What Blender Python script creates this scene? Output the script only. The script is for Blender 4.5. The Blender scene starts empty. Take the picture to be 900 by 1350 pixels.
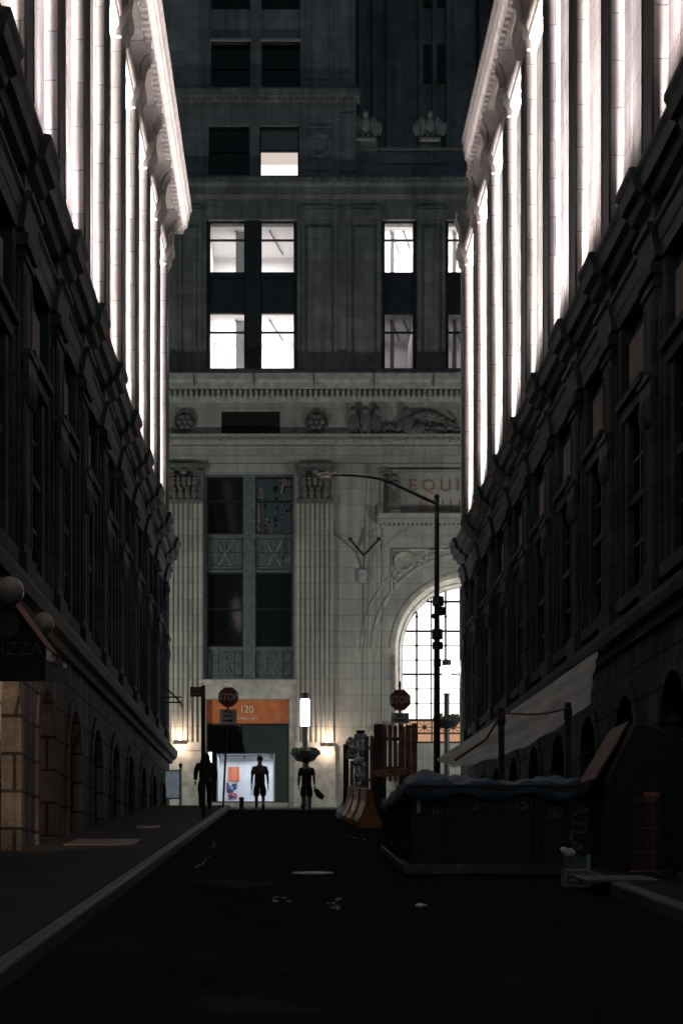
import bpy, bmesh, math, random
from mathutils import Vector, Matrix
random.seed(7)
PI = math.pi
sc = bpy.context.scene
C = sc.collection
E = 1.6                       # eye height, metres
F = 2200.0                    # focal length in photo pixels

def ground(y):
    return .0716*y if y < 57 else 4.0812 + .038*(min(y, 90)-57)

# ------------------------------------------------------------------ mesh helper
class MB:
    def __init__(s): s.v = []; s.f = []
    def box(s, x0, x1, y0, y1, z0, z1):
        x0, x1 = sorted((x0, x1)); y0, y1 = sorted((y0, y1)); z0, z1 = sorted((z0, z1))
        b = len(s.v)
        s.v += [(x0,y0,z0),(x1,y0,z0),(x1,y1,z0),(x0,y1,z0),(x0,y0,z1),(x1,y0,z1),(x1,y1,z1),(x0,y1,z1)]
        s.f += [tuple(b+i for i in q) for q in ((0,3,2,1),(4,5,6,7),(0,1,5,4),(1,2,6,5),(2,3,7,6),(3,0,4,7))]
        return s
    def prism(s, pts, axis, a, b):
        n = len(pts); o = len(s.v)
        for t in (a, b):
            for p, q in pts:
                s.v.append((t,p,q) if axis == 'x' else (p,t,q) if axis == 'y' else (p,q,t))
        for i in range(n):
            j = (i+1) % n
            s.f.append((o+i, o+j, o+n+j, o+n+i))
        s.f.append(tuple(o+i for i in range(n))[::-1]); s.f.append(tuple(o+n+i for i in range(n)))
        return s
    def tube(s, pts, r, n=8, cap=True):
        pts = [Vector(p) for p in pts]; o = len(s.v)
        rs = r if isinstance(r, (list, tuple)) else [r]*len(pts)
        ref = None
        for i, p in enumerate(pts):
            d = (pts[min(i+1, len(pts)-1)] - pts[max(i-1, 0)]).normalized()
            if ref is None: ref = Vector((0,0,1)) if abs(d.z) < .9 else Vector((1,0,0))
            a = d.cross(ref)
            if a.length < 1e-4: a = d.cross(Vector((0,1,0)))
            a.normalize(); b = d.cross(a).normalized()
            for k in range(n):
                t = 2*PI*k/n
                s.v.append(tuple(p + a*(rs[i]*math.cos(t)) + b*(rs[i]*math.sin(t))))
        for i in range(len(pts)-1):
            for k in range(n):
                l = (k+1) % n
                s.f.append((o+i*n+k, o+i*n+l, o+(i+1)*n+l, o+(i+1)*n+k))
        if cap:
            s.f.append(tuple(o+k for k in range(n))); s.f.append(tuple(o+(len(pts)-1)*n+k for k in range(n)))
        return s
    def ell(s, c, r, seg=10, rings=7, rot=None):
        o = len(s.v); c = Vector(c)
        R = rot or Matrix.Identity(3)
        def pt(t, p): return tuple(c + R @ Vector((r[0]*math.sin(t)*math.cos(p), r[1]*math.sin(t)*math.sin(p), r[2]*math.cos(t))))
        s.v.append(pt(0, 0))
        for i in range(1, rings):
            for k in range(seg): s.v.append(pt(PI*i/rings, 2*PI*k/seg))
        s.v.append(pt(PI, 0)); e = len(s.v)-1
        for k in range(seg):
            l = (k+1) % seg
            s.f.append((o, o+1+k, o+1+l)); q = o+1+(rings-2)*seg
            s.f.append((e, q+l, q+k))
            for i in range(rings-2):
                a = o+1+i*seg
                s.f.append((a+k, a+seg+k, a+seg+l, a+l))
        return s
    def lathe(s, c, prof, n=16, axis='z'):
        o = len(s.v); c = Vector(c)
        for r, h in prof:
            for k in range(n):
                t = 2*PI*k/n; a, b = r*math.cos(t), r*math.sin(t)
                d = (a,b,h) if axis == 'z' else (a,h,b) if axis == 'y' else (h,a,b)
                s.v.append(tuple(c + Vector(d)))
        m = len(prof)
        for i in range(m-1):
            for k in range(n):
                l = (k+1) % n
                s.f.append((o+i*n+k, o+i*n+l, o+(i+1)*n+l, o+(i+1)*n+k))
        s.f.append(tuple(o+k for k in range(n))); s.f.append(tuple(o+(m-1)*n+k for k in range(n)))
        return s
    def grid(s, fn, nu, nv):
        o = len(s.v)
        for i in range(nu+1):
            for j in range(nv+1): s.v.append(tuple(fn(i/nu, j/nv)))
        for i in range(nu):
            for j in range(nv):
                a = o+i*(nv+1)+j
                s.f.append((a, a+nv+1, a+nv+2, a+1))
        return s
    def build(s, name, mat, parent=None, world=False, smooth=False, bevel=0, normals=True):
        me = bpy.data.meshes.new(name); me.from_pydata([tuple(v) for v in s.v], [], s.f)
        bm = bmesh.new(); bm.from_mesh(me)
        if normals: bmesh.ops.recalc_face_normals(bm, faces=bm.faces)
        bm.to_mesh(me); bm.free()
        if smooth:
            for p in me.polygons: p.use_smooth = True
        me.materials.append(mat)
        return link(name, me, parent, world, bevel)

def link(name, me, parent=None, world=False, bevel=0):
    o = bpy.data.objects.new(name, me); C.objects.link(o)
    if parent:
        o.parent = parent
        if world and parent.type == 'EMPTY': o.matrix_parent_inverse = Matrix.Translation(-parent.location)
    if bevel:
        m = o.modifiers.new('Bevel', 'BEVEL'); m.width = bevel; m.segments = 2; m.limit_method = 'ANGLE'; m.angle_limit = .7
    return o
def tag(o, label=None, cat=None, group=None, kind=None):
    for k, v in (('label', label), ('category', cat), ('group', group), ('kind', kind)):
        if v: o[k] = v
    return o
def thing(name, label, cat, loc=(0,0,0), rz=0, group=None):
    o = bpy.data.objects.new(name, None); C.objects.link(o)
    o.location = loc; o.rotation_euler = (0,0,rz)
    return tag(o, label, cat, group)
def copy_tree(o, parent=None):
    c = o.copy(); C.objects.link(c)
    if parent: c.parent = parent
    for ch in list(o.children): copy_tree(ch, c)
    return c
def copy_part(o, dy):
    c = o.copy(); C.objects.link(c)
    c.location = o.location + Vector((0, dy, 0))
    for ch in list(o.children):
        d = ch.copy(); C.objects.link(d); d.parent = c
    return c
def text_mesh(txt, size, depth=.01, align='CENTER', bold=0, space=1.0):
    cu = bpy.data.curves.new('lettering', 'FONT'); cu.body = txt; cu.size = size; cu.extrude = depth
    cu.align_x = align; cu.align_y = 'CENTER'; cu.offset = bold; cu.space_character = space
    cu.resolution_u = 3
    o = bpy.data.objects.new('lettering', cu); C.objects.link(o)
    bpy.context.view_layer.update()
    me = bpy.data.meshes.new_from_object(o.evaluated_get(bpy.context.evaluated_depsgraph_get()))
    bpy.data.objects.remove(o); bpy.data.curves.remove(cu)
    return me
def lettering(txt, size, mat, parent, mtx, world=False, **k):
    me = text_mesh(txt, size, **k); me.transform(mtx); me.materials.clear(); me.materials.append(mat)
    return link('lettering', me, parent, world)
def facing(x, y, z, sx=1.0):      # text standing upright, read from the camera's side
    return Matrix.Translation((x,y,z)) @ Matrix.Rotation(PI/2, 4, 'X') @ Matrix.Diagonal((sx,1,1,1))

# ------------------------------------------------------------------ materials
def new_mat(name):
    m = bpy.data.materials.new(name); m.use_nodes = True
    nt = m.node_tree; nt.nodes.clear()
    out = nt.nodes.new('ShaderNodeOutputMaterial'); b = nt.nodes.new('ShaderNodeBsdfPrincipled')
    nt.links.new(b.outputs[0], out.inputs[0])
    return m, nt, b, out
def plain(name, col, rough=.6, metal=0, noise=.25, scale=6, spec=.4, bump=0):
    m, nt, b, out = new_mat(name); N = nt.nodes.new; L = nt.links.new
    g = N('ShaderNodeNewGeometry'); n = N('ShaderNodeTexNoise'); n.inputs['Scale'].default_value = scale; n.inputs['Detail'].default_value = 6
    L(g.outputs['Position'], n.inputs['Vector'])
    mr = N('ShaderNodeMapRange'); mr.inputs[1].default_value = .3; mr.inputs[2].default_value = .7; mr.inputs[3].default_value = 1-noise; mr.inputs[4].default_value = 1+noise
    L(n.outputs[0], mr.inputs[0])
    mx = N('ShaderNodeVectorMath'); mx.operation = 'SCALE'; mx.inputs[0].default_value = col; L(mr.outputs[0], mx.inputs['Scale'])
    L(mx.outputs[0], b.inputs['Base Color'])
    b.inputs['Roughness'].default_value = rough; b.inputs['Metallic'].default_value = metal
    b.inputs['Specular IOR Level'].default_value = spec
    if bump:
        bp = N('ShaderNodeBump'); bp.inputs['Strength'].default_value = bump; bp.inputs['Distance'].default_value = .02
        L(n.outputs[0], bp.inputs['Height']); L(bp.outputs[0], b.inputs['Normal'])
    return m
def stone(name, c1, c2, spec=.25, bw=1.3, bh=.68, mortar=.012, mcol=.35, stain=.35, rough=.75, grain=.12, bump=.35, streak=.3, off=0):
    m, nt, b, out = new_mat(name); N = nt.nodes.new; L = nt.links.new
    g = N('ShaderNodeNewGeometry'); sp = N('ShaderNodeSeparateXYZ'); L(g.outputs['Position'], sp.inputs[0])
    ad = N('ShaderNodeMath'); L(sp.outputs[0], ad.inputs[0]); L(sp.outputs[1], ad.inputs[1])
    zo = N('ShaderNodeMath'); zo.inputs[1].default_value = off; L(sp.outputs[2], zo.inputs[0])
    cb = N('ShaderNodeCombineXYZ'); L(ad.outputs[0], cb.inputs[0]); L(zo.outputs[0], cb.inputs[1])
    br = N('ShaderNodeTexBrick'); L(cb.outputs[0], br.inputs['Vector'])
    br.inputs['Scale'].default_value = 1; br.inputs['Brick Width'].default_value = bw; br.inputs['Row Height'].default_value = bh
    br.inputs['Mortar Size'].default_value = mortar; br.inputs['Mortar Smooth'].default_value = .3; br.inputs['Bias'].default_value = 0
    br.inputs['Color1'].default_value = (*c1, 1); br.inputs['Color2'].default_value = (*c2, 1)
    br.inputs['Mortar'].default_value = (*[c*mcol for c in c1], 1)
    n1 = N('ShaderNodeTexNoise'); n1.inputs['Scale'].default_value = .55; n1.inputs['Detail'].default_value = 8; n1.inputs['Roughness'].default_value = .65
    L(g.outputs['Position'], n1.inputs['Vector'])
    mp = N('ShaderNodeMapping'); mp.inputs['Scale'].default_value = (2.2, 2.2, .12); L(g.outputs['Position'], mp.inputs[0])
    n2 = N('ShaderNodeTexNoise'); n2.inputs['Scale'].default_value = 1.4; n2.inputs['Detail'].default_value = 5; L(mp.outputs[0], n2.inputs['Vector'])
    n3 = N('ShaderNodeTexNoise'); n3.inputs['Scale'].default_value = 26; n3.inputs['Detail'].default_value = 4; L(g.outputs['Position'], n3.inputs['Vector'])
    def mr(src, a):
        q = N('ShaderNodeMapRange'); q.inputs[1].default_value = .28; q.inputs[2].default_value = .72
        q.inputs[3].default_value = 1-a; q.inputs[4].default_value = 1+a*.6; L(src, q.inputs[0]); return q.outputs[0]
    f1, f2, f3 = mr(n1.outputs[0], stain), mr(n2.outputs[0], streak), mr(n3.outputs[0], grain)
    m1 = N('ShaderNodeMath'); m1.operation = 'MULTIPLY'; L(f1, m1.inputs[0]); L(f2, m1.inputs[1])
    m2 = N('ShaderNodeMath'); m2.operation = 'MULTIPLY'; L(m1.outputs[0], m2.inputs[0]); L(f3, m2.inputs[1])
    vm = N('ShaderNodeVectorMath'); vm.operation = 'SCALE'; L(br.outputs['Color'], vm.inputs[0]); L(m2.outputs[0], vm.inputs['Scale'])
    L(vm.outputs[0], b.inputs['Base Color']); b.inputs['Roughness'].default_value = rough; b.inputs['Specular IOR Level'].default_value = spec
    iv = N('ShaderNodeMath'); iv.operation = 'MULTIPLY_ADD'; iv.inputs[1].default_value = -1; L(br.outputs['Fac'], iv.inputs[0])
    ng = N('ShaderNodeMath'); ng.operation = 'MULTIPLY'; ng.inputs[1].default_value = .35; L(n3.outputs[0], ng.inputs[0]); L(ng.outputs[0], iv.inputs[2])
    bp = N('ShaderNodeBump'); bp.inputs['Strength'].default_value = bump; bp.inputs['Distance'].default_value = .02
    L(iv.outputs[0], bp.inputs['Height']); L(bp.outputs[0], b.inputs['Normal'])
    return m
def emit(name, col, strength):
    m = bpy.data.materials.new(name); m.use_nodes = True; nt = m.node_tree; nt.nodes.clear()
    out = nt.nodes.new('ShaderNodeOutputMaterial'); e = nt.nodes.new('ShaderNodeEmission')
    e.inputs[0].default_value = (*col, 1); e.inputs[1].default_value = strength
    nt.links.new(e.outputs[0], out.inputs[0]); return m
def glass(name, rough=.03, gloss=.03, tint=(1,1,1)):
    m = bpy.data.materials.new(name); m.use_nodes = True; nt = m.node_tree; nt.nodes.clear(); N = nt.nodes.new
    out = N('ShaderNodeOutputMaterial'); t = N('ShaderNodeBsdfTransparent'); t.inputs[0].default_value = (*tint, 1)
    g = N('ShaderNodeBsdfGlossy'); g.inputs['Roughness'].default_value = rough; mx = N('ShaderNodeMixShader'); mx.inputs[0].default_value = gloss
    nt.links.new(t.outputs[0], mx.inputs[1]); nt.links.new(g.outputs[0], mx.inputs[2]); nt.links.new(mx.outputs[0], out.inputs[0]); return m
def dark_glass(name, wav=.0, gloss=.35):
    m, nt, b, out = new_mat(name); N = nt.nodes.new; L = nt.links.new
    b.inputs['Base Color'].default_value = (.006,.008,.01,1); b.inputs['Roughness'].default_value = .05; b.inputs['Specular IOR Level'].default_value = gloss
    if wav:
        g = N('ShaderNodeNewGeometry'); n = N('ShaderNodeTexNoise'); n.inputs['Scale'].default_value = 1.3; n.inputs['Detail'].default_value = 1.5
        L(g.outputs['Position'], n.inputs['Vector']); bp = N('ShaderNodeBump'); bp.inputs['Strength'].default_value = wav; bp.inputs['Distance'].default_value = .25
        L(n.outputs[0], bp.inputs['Height']); L(bp.outputs[0], b.inputs['Normal'])
    return m

M = {}
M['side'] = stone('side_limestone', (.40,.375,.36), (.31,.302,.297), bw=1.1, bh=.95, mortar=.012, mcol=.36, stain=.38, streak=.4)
M['sidelow'] = stone('shade_toned_limestone', (.058,.078,.092), (.036,.05,.06), spec=.08, bw=1.2, bh=.72, mortar=.014, mcol=.4, stain=.4, streak=.35)  # limestone with the street's dim, cool shade mixed into its base colour
M['panel'] = stone('buff_panel_stone', (.19,.17,.145), (.17,.155,.13), bw=2.4, bh=1.5, mortar=.006, stain=.25)
M['rustic'] = stone('rusticated_base_stone', (.085,.098,.108), (.06,.07,.078), spec=.05, bw=1.15, bh=.62, mortar=.03, mcol=.25, stain=.65, bump=1.0, streak=.6, grain=.3)
M['tower'] = stone('tower_limestone', (.43,.425,.385), (.37,.368,.338), bw=1.5, bh=.715, mortar=.012, mcol=.45, stain=.22, streak=.22)
M['upper'] = stone('upper_tower_brick', (.30,.305,.30), (.23,.236,.235), bw=.9, bh=.5, mortar=.012, mcol=.5, stain=.35, streak=.35)
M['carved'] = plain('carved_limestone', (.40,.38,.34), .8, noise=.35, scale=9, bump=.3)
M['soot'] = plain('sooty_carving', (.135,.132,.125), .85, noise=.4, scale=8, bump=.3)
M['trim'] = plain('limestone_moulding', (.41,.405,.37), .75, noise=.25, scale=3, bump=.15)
M['sidetrim'] = plain('shade_toned_moulding', (.042,.055,.066), .75, noise=.35, scale=3, bump=.15)  # moulding stone darkened in its colour to stand for shade
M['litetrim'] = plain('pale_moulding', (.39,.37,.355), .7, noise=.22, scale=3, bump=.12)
M['bronze'] = plain('blue_grey_metal_spandrel', (.13,.155,.17), .5, .3, noise=.3, scale=5)
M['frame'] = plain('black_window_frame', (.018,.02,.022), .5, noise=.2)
M['iron'] = plain('black_painted_iron', (.02,.022,.023), .45, .2, noise=.3)
M['pane'] = dark_glass('dark_window_glass', 0, .12)
M['wavy'] = dark_glass('wavy_window_glass', .35, .8)
M['clear'] = glass('clear_window_glass')
M['dark'] = plain('dark_void', (.012,.013,.014), .8, noise=.3)
M['room'] = plain('white_office_wall', (.78,.765,.76), .8, noise=.05)
M['letter'] = plain('faded_gilt_letter', (.31,.16,.095), .6, noise=.3)
M['white'] = plain('white_paint', (.72,.72,.7), .5, noise=.1)

# ------------------------------------------------------------------ the ground
def road_mat():
    m, nt, b, out = new_mat('worn_asphalt'); N = nt.nodes.new; L = nt.links.new
    g = N('ShaderNodeNewGeometry')
    n1 = N('ShaderNodeTexNoise'); n1.inputs['Scale'].default_value = .45; n1.inputs['Detail'].default_value = 7; n1.inputs['Roughness'].default_value = .6
    n2 = N('ShaderNodeTexNoise'); n2.inputs['Scale'].default_value = 45; n2.inputs['Detail'].default_value = 3
    vo = N('ShaderNodeTexVoronoi'); vo.inputs['Scale'].default_value = .35; vo.feature = 'DISTANCE_TO_EDGE'
    n0 = N('ShaderNodeTexNoise'); n0.inputs['Scale'].default_value = 1.2; n0.inputs['Detail'].default_value = 5
    mx = N('ShaderNodeVectorMath'); mx.operation = 'ADD'
    L(g.outputs['Position'], n0.inputs['Vector']); L(g.outputs['Position'], mx.inputs[0]); L(n0.outputs['Color'], mx.inputs[1]); L(mx.outputs[0], vo.inputs['Vector'])
    for n in (n1, n2): L(g.outputs['Position'], n.inputs['Vector'])
    cr = N('ShaderNodeValToRGB'); cr.color_ramp.elements[0].position = .35; cr.color_ramp.elements[0].color = (.009,.0115,.0135,1)
    cr.color_ramp.elements[1].position = .85; cr.color_ramp.elements[1].color = (.0145,.018,.021,1); L(n1.outputs[0], cr.inputs[0])
    ck = N('ShaderNodeMapRange'); ck.inputs[1].default_value = .0; ck.inputs[2].default_value = .02; ck.inputs[3].default_value = .4; ck.inputs[4].default_value = 1; L(vo.outputs[0], ck.inputs[0])
    gr = N('ShaderNodeMapRange'); gr.inputs[1].default_value = .3; gr.inputs[2].default_value = .7; gr.inputs[3].default_value = .6; gr.inputs[4].default_value = 1.4; L(n2.outputs[0], gr.inputs[0])
    ml = N('ShaderNodeMath'); ml.operation = 'MULTIPLY'; L(ck.outputs[0], ml.inputs[0]); L(gr.outputs[0], ml.inputs[1])
    vs = N('ShaderNodeVectorMath'); vs.operation = 'SCALE'; L(cr.outputs[0], vs.inputs[0]); L(ml.outputs[0], vs.inputs['Scale']); L(vs.outputs[0], b.inputs['Base Color'])
    wr = N('ShaderNodeMapRange'); wr.inputs[1].default_value = .58; wr.inputs[2].default_value = .66; wr.inputs[3].default_value = .9; wr.inputs[4].default_value = .85
    L(n1.outputs[0], wr.inputs[0]); L(wr.outputs[0], b.inputs['Roughness'])
    ws = N('ShaderNodeMapRange'); ws.inputs[1].default_value = .64; ws.inputs[2].default_value = .76; ws.inputs[3].default_value = .0; ws.inputs[4].default_value = .02; L(n1.outputs[0], ws.inputs[0]); L(ws.outputs[0], b.inputs['Specular IOR Level'])
    bp = N('ShaderNodeBump'); bp.inputs['Strength'].default_value = .45; bp.inputs['Distance'].default_value = .012; L(n2.outputs[0], bp.inputs['Height']); L(bp.outputs[0], b.inputs['Normal'])
    return m
M['road'] = road_mat()
M['walk'] = stone('pavement_concrete', (.04,.046,.05), (.033,.038,.042), spec=.03, bw=1.2, bh=50, mortar=.012, mcol=.4, stain=.4, streak=0, rough=.8)
M['kerb'] = plain('granite_kerb', (.075,.083,.09), .6, noise=.4, scale=4, bump=.3)

ys = [-60, -20, 0, 10, 20, 30, 40, 50, 57, 61, 70, 90, 160]
mb = MB()
mb.grid(lambda u, v: ((v-.5)*320, ys[round(u*(len(ys)-1))], ground(ys[round(u*(len(ys)-1))])), len(ys)-1, 16)
tag(mb.build('road', M['road']), kind='structure')

WL, WR = 4.45, 6.45           # pier planes of the two buildings
KL, KR = -2.0, 3.9            # kerb lines
END = 62.6
def strip(name, x0, x1, y0, y1, h0, h1, mat, n=24, bevel=0):
    mb = MB(); o = 0
    for i in range(n+1):
        y = y0 + (y1-y0)*i/n; g = ground(y)
        mb.v += [(x0,y,g+h0),(x1,y,g+h0),(x1,y,g+h1),(x0,y,g+h1)]
        if i:
            a = (i-1)*4; b = i*4
            for k in range(4): mb.f.append((a+k, a+(k+1)%4, b+(k+1)%4, b+k))
    mb.f.append((0,1,2,3)); mb.f.append((n*4, n*4+1, n*4+2, n*4+3))
    return tag(mb.build(name, mat, bevel=bevel), kind='structure')
strip('sidewalk', -8.0, KL-.165, -20, 57.6, -.2, .15, M['walk'])
strip('sidewalk', KR+.22, 11, -20, 57.6, -.2, .15, M['walk'])
strip('kerb', KL-.16, KL, -20, 57.6, -.2, .155, M['kerb'], bevel=.03)
strip('kerb', KR, KR+.215, -20, 57.6, -.2, .155, M['kerb'], bevel=.03)
mb = MB().box(-60, 60, 72.0, 76, 3.5, ground(72)+.16); tag(mb.build('sidewalk', M['walk']), kind='structure')
mb = MB().box(-60, 60, 71.75, 71.995, 3.5, ground(72)+.17); tag(mb.build('kerb', M['kerb'], bevel=.03), kind='structure')
# crosswalk bar at the far end of the street
mb = MB(); mb.grid(lambda u, v: (KL+.3+v*5.4, 56.9+u*.3, ground(56.9+u*.3)+.006), 1, 4)
tag(mb.build('stop_line', plain('worn_road_paint', (.2,.2,.2), .7, noise=.7, scale=3)), kind='structure')

# ------------------------------------------------------------------ the two floodlit side buildings
ZC, ZT = 14.2, 24.4           # lower cornice top, capital line
def side_building(s, W, y_first, step, ystart, label, cap_end, ck):
    root = thing('stone_building', label, 'building', (s*(W+3), 40, ground(40)))
    def B(mb, u0, u1, y0, y1, z0, z1): mb.box(s*(W+u0), s*(W+u1), y0, y1, z0, z1); return mb
    def prof(mb, pts, y0, y1): mb.prism([(s*(W+u), z) for u, z in pts], 'y', y0, y1); return mb
    yb = []
    y = y_first
    while y - step > ystart + .5: y -= step
    while y < END-.3: yb.append(y); y += step
    y0, y1 = yb[0]-.9, END; yn = -22
    def part(mb, name, mat, bevel=0, smooth=False, parent=None): return mb.build(name, M[mat], parent or root, world=True, bevel=bevel, smooth=smooth)
    # body behind the facade
    part(B(MB(), 1.2, 14, yn, y1-.02, 0, 36), 'rear_wall', 'dark')
    # rusticated base, one bay per arched opening
    ow, spring, hb = .95, 4.2, 6.05
    yc0 = yb[0] + step/2
    mb = MB()
    B(mb, 0, .6, yn, yc0-ow, 0, hb)
    for i, yy in enumerate(yb):
        c = yy + step/2
        if c + ow > END: break
        nx = min(c+step-ow, END) if i+1 < len(yb) and c+step+ow <= END else END
        B(mb, 0, .6, c+ow, nx, 0, hb)
        n = 10
        for k in range(n):
            t0, t1 = PI*k/n, PI*(k+1)/n
            a0, b0, a1, b1 = c+ow*math.cos(t0), spring+ow*math.sin(t0), c+ow*math.cos(t1), spring+ow*math.sin(t1)
            mb.prism([(a0,b0),(a0,hb),(a1,hb),(a1,b1)], 'x', s*W, s*(W+.6))
    part(mb, 'base_wall', 'rustic')
    # thin stone surround, door leaf and frame of the opening
    c = yc0
    mb = MB(); n = 12
    for k in range(n):
        t0, t1 = PI*k/n, PI*(k+1)/n
        q = [(c+r*math.cos(t), spring+r*math.sin(t)) for r, t in ((ow+.005,t0),(ow+.28,t0),(ow+.28,t1),(ow+.005,t1))]
        mb.prism(q, 'x', s*(W-.05), s*(W+.05))
    B(mb, -.05, .05, c-ow-.28, c-ow-.005, 0, spring); B(mb, -.05, .05, c+ow+.005, c+ow+.28, 0, spring)
    surround = part(mb, 'arch_surround', 'rustic')
    mb = MB(); B(mb, .38, .45, c-ow-.1, c+ow+.1, 0, spring+ow)
    door = part(mb, 'door', 'dark')
    mb = MB(); B(mb, .30, .37, c-.05, c+.05, 0, spring+ow-.05); B(mb, .30, .37, c-ow, c+ow, spring-.08, spring+.04)
    part(mb, 'frame', 'frame', parent=door)
    # ledge
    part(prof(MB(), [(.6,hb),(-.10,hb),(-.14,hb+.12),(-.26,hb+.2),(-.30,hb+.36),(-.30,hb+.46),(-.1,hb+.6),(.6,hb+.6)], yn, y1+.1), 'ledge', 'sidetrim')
    zl = hb+.6
    # lower order
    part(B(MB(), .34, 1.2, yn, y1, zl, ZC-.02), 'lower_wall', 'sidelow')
    yp = yb[0]
    mb = MB(); B(mb, .12, .5, yp-.78, yp+.78, zl+.002, 12.55)
    B(mb, 0, .3, yp-.46, yp+.46, zl+.003, 12.56); B(mb, -.07, .3, yp-.54, yp+.54, zl+.004, zl+.5); B(mb, -.05, .3, yp-.5, yp+.5, 12.1, 12.22)
    B(mb, -.09, .3, yp-.55, yp+.55, 12.32, 12.54); B(mb, .06, .3, yp-.62, yp+.62, zl+.3, 11.9)
    for q in (-.3, .3):      # raised strips that give the shaft its vertical shadow lines
        B(mb, -.025, .1, yp+q-.07, yp+q+.07, zl+.7, 11.9)
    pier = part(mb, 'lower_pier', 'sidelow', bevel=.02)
    mb = MB()
    for z0, z1, o in ((9.9,10.15,.05),(10.15,10.5,.1),(10.5,10.6,.14),(9.6,9.9,.0),(9.35,9.6,-.05)):
        B(mb, .02-o, .5, yp-.42-o*.4, yp+.42+o*.4, z0+.002, z1-.002)
    for q in (-.3, 0, .3): mb.ell((s*(W-.03), yp+q, 10.0), (.1,.1,.3))
    part(mb, 'console', 'sidetrim', parent=pier)
    yw = yp + step/2; wh = .72
    mb = MB(); B(mb, .16, .5, yw-wh-.24, yw-wh, zl+.5, 10.6); B(mb, .16, .5, yw+wh, yw+wh+.24, zl+.5, 10.6)
    B(mb, .1, .5, yw-wh-.34, yw+wh+.34, 10.6, 10.85); B(mb, 0, .5, yw-wh-.45, yw+wh+.45, 10.85, 11.0); B(mb, .02, .5, yw-wh-.4, yw+wh+.4, zl+.25, zl+.5)
    B(mb, .2, .5, yw-wh, yw+wh, 8.9, 9.05)
    win = part(mb, 'window_surround', 'sidelow', bevel=.015)
    mb = MB(); B(mb, .30, .335, yw-wh+.003, yw+wh-.003, zl+.5, 10.6)
    part(mb, 'pane', 'pane', parent=win)
    mb = MB(); B(mb, .262, .30, yw-.04, yw+.04, zl+.5, 10.6); B(mb, .265, .299, yw-wh+.003, yw+wh-.003, 8.1, 8.16); B(mb, .265, .299, yw-wh+.003, yw+wh-.003, 9.75, 9.8)
    part(mb, 'frame', 'frame', parent=win)
    mb = MB(); B(mb, .26, .5, yw-wh-.3, yw+wh+.3, 11.25, 12.2); panel = part(mb, 'frieze_panel', 'panel')
    # entablature of the lower order
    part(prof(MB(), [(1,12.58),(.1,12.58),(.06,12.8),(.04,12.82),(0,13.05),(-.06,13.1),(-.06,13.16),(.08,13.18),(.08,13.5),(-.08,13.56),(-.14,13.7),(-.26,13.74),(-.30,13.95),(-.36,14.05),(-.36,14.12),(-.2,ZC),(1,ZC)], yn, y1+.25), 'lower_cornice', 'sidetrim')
    mb = MB(); prof(mb, [(.2,12.6),(-.02,12.6),(-.06,12.83),(-.1,13.06),(-.17,13.1),(-.17,13.19),(-.04,13.21),(-.04,13.5),(-.2,13.57),(-.25,13.7),(-.38,13.75),(-.42,13.95),(-.48,14.05),(-.48,14.14),(.2,14.22)], yp-.62, yp+.62)
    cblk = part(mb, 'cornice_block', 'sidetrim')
    # upper order: recess wall and piers
    part(B(MB(), .26, 1.2, yn, y1, ZC+.001, 26.5), 'upper_wall', 'side')
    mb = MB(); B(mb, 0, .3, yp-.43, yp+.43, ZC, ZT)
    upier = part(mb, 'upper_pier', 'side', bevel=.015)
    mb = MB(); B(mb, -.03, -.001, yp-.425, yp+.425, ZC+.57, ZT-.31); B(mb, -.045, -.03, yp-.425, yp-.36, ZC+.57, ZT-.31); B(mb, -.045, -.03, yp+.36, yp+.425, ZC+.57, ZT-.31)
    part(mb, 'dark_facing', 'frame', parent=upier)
    mb = MB()
    prof(mb, [(.3,ZC),(-.14,ZC),(-.16,ZC+.28),(-.1,ZC+.34),(-.12,ZC+.42),(-.03,ZC+.55),(.3,ZC+.56)], yp-.52, yp+.52)
    part(mb, 'pier_base', 'sidetrim', parent=upier)
    mb = MB()      # slim strips on the recess wall: the vertical lines of the bay
    for q, d in ((.62,.05),(1.05,.03),(step-1.2,.012)):
        B(mb, .26-d, .3, yp+q-.06, yp+q+.06, ZC+.01, ZT-.25)
    wstrip = part(mb, 'wall_strip', 'side')
    mb = MB()
    prof(mb, [(.3,ZT-.3),(.14,ZT-.28),(.12,ZT-.1),(.04,ZT),(.02,ZT+.2),(-.06,ZT+.34),(-.06,ZT+.5),(.3,ZT+.5)], yp+.44, yp+step-.44)
    mould = part(mb, 'capital_moulding', 'litetrim')
    mb = MB()
    prof(mb, [(.3,ZT-.3),(-.02,ZT-.29),(-.05,ZT-.1),(-.14,ZT),(-.16,ZT+.2),(-.26,ZT+.34),(-.26,ZT+.52),(.3,ZT+.52)], yp-.56, yp+.56)
    cap = part(mb, 'pier_capital', 'litetrim')
    # attic brackets under the top cornice
    mb = MB()
    prof(mb, [(.27,24.93),(.05,24.93),(-.1*ck,25.1),(-.12*ck,25.5),(-.3*ck,25.75),(-.55*ck,25.85),(-.58*ck,26.18),(.27,26.18)], yp-.24, yp+.24)
    for q in (-.18, 0, .18): mb.tube([(s*(W-.2*ck), yp+q, 25.05), (s*(W-.3*ck), yp+q, 25.5), (s*(W-.62*ck), yp+q, 25.95)], .06, 6)
    brk = part(mb, 'cornice_bracket', 'litetrim')
    mb = MB(); B(mb, .05, .3, yp+step/2-.5, yp+step/2+.5, 24.95, 26.0); B(mb, -.05, .3, yp+step/2-.6, yp+step/2+.6, 25.9, 26.1)
    attic = part(mb, 'attic_panel', 'litetrim', bevel=.02)
    mb = MB(); B(mb, .2, .31, yp+.5, yp+step/2-.55, 25.0, 25.85); B(mb, .2, .31, yp+step/2+.55, yp+step-.5, 25.0, 25.85)
    aw = part(mb, 'attic_window', 'pane')
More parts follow.
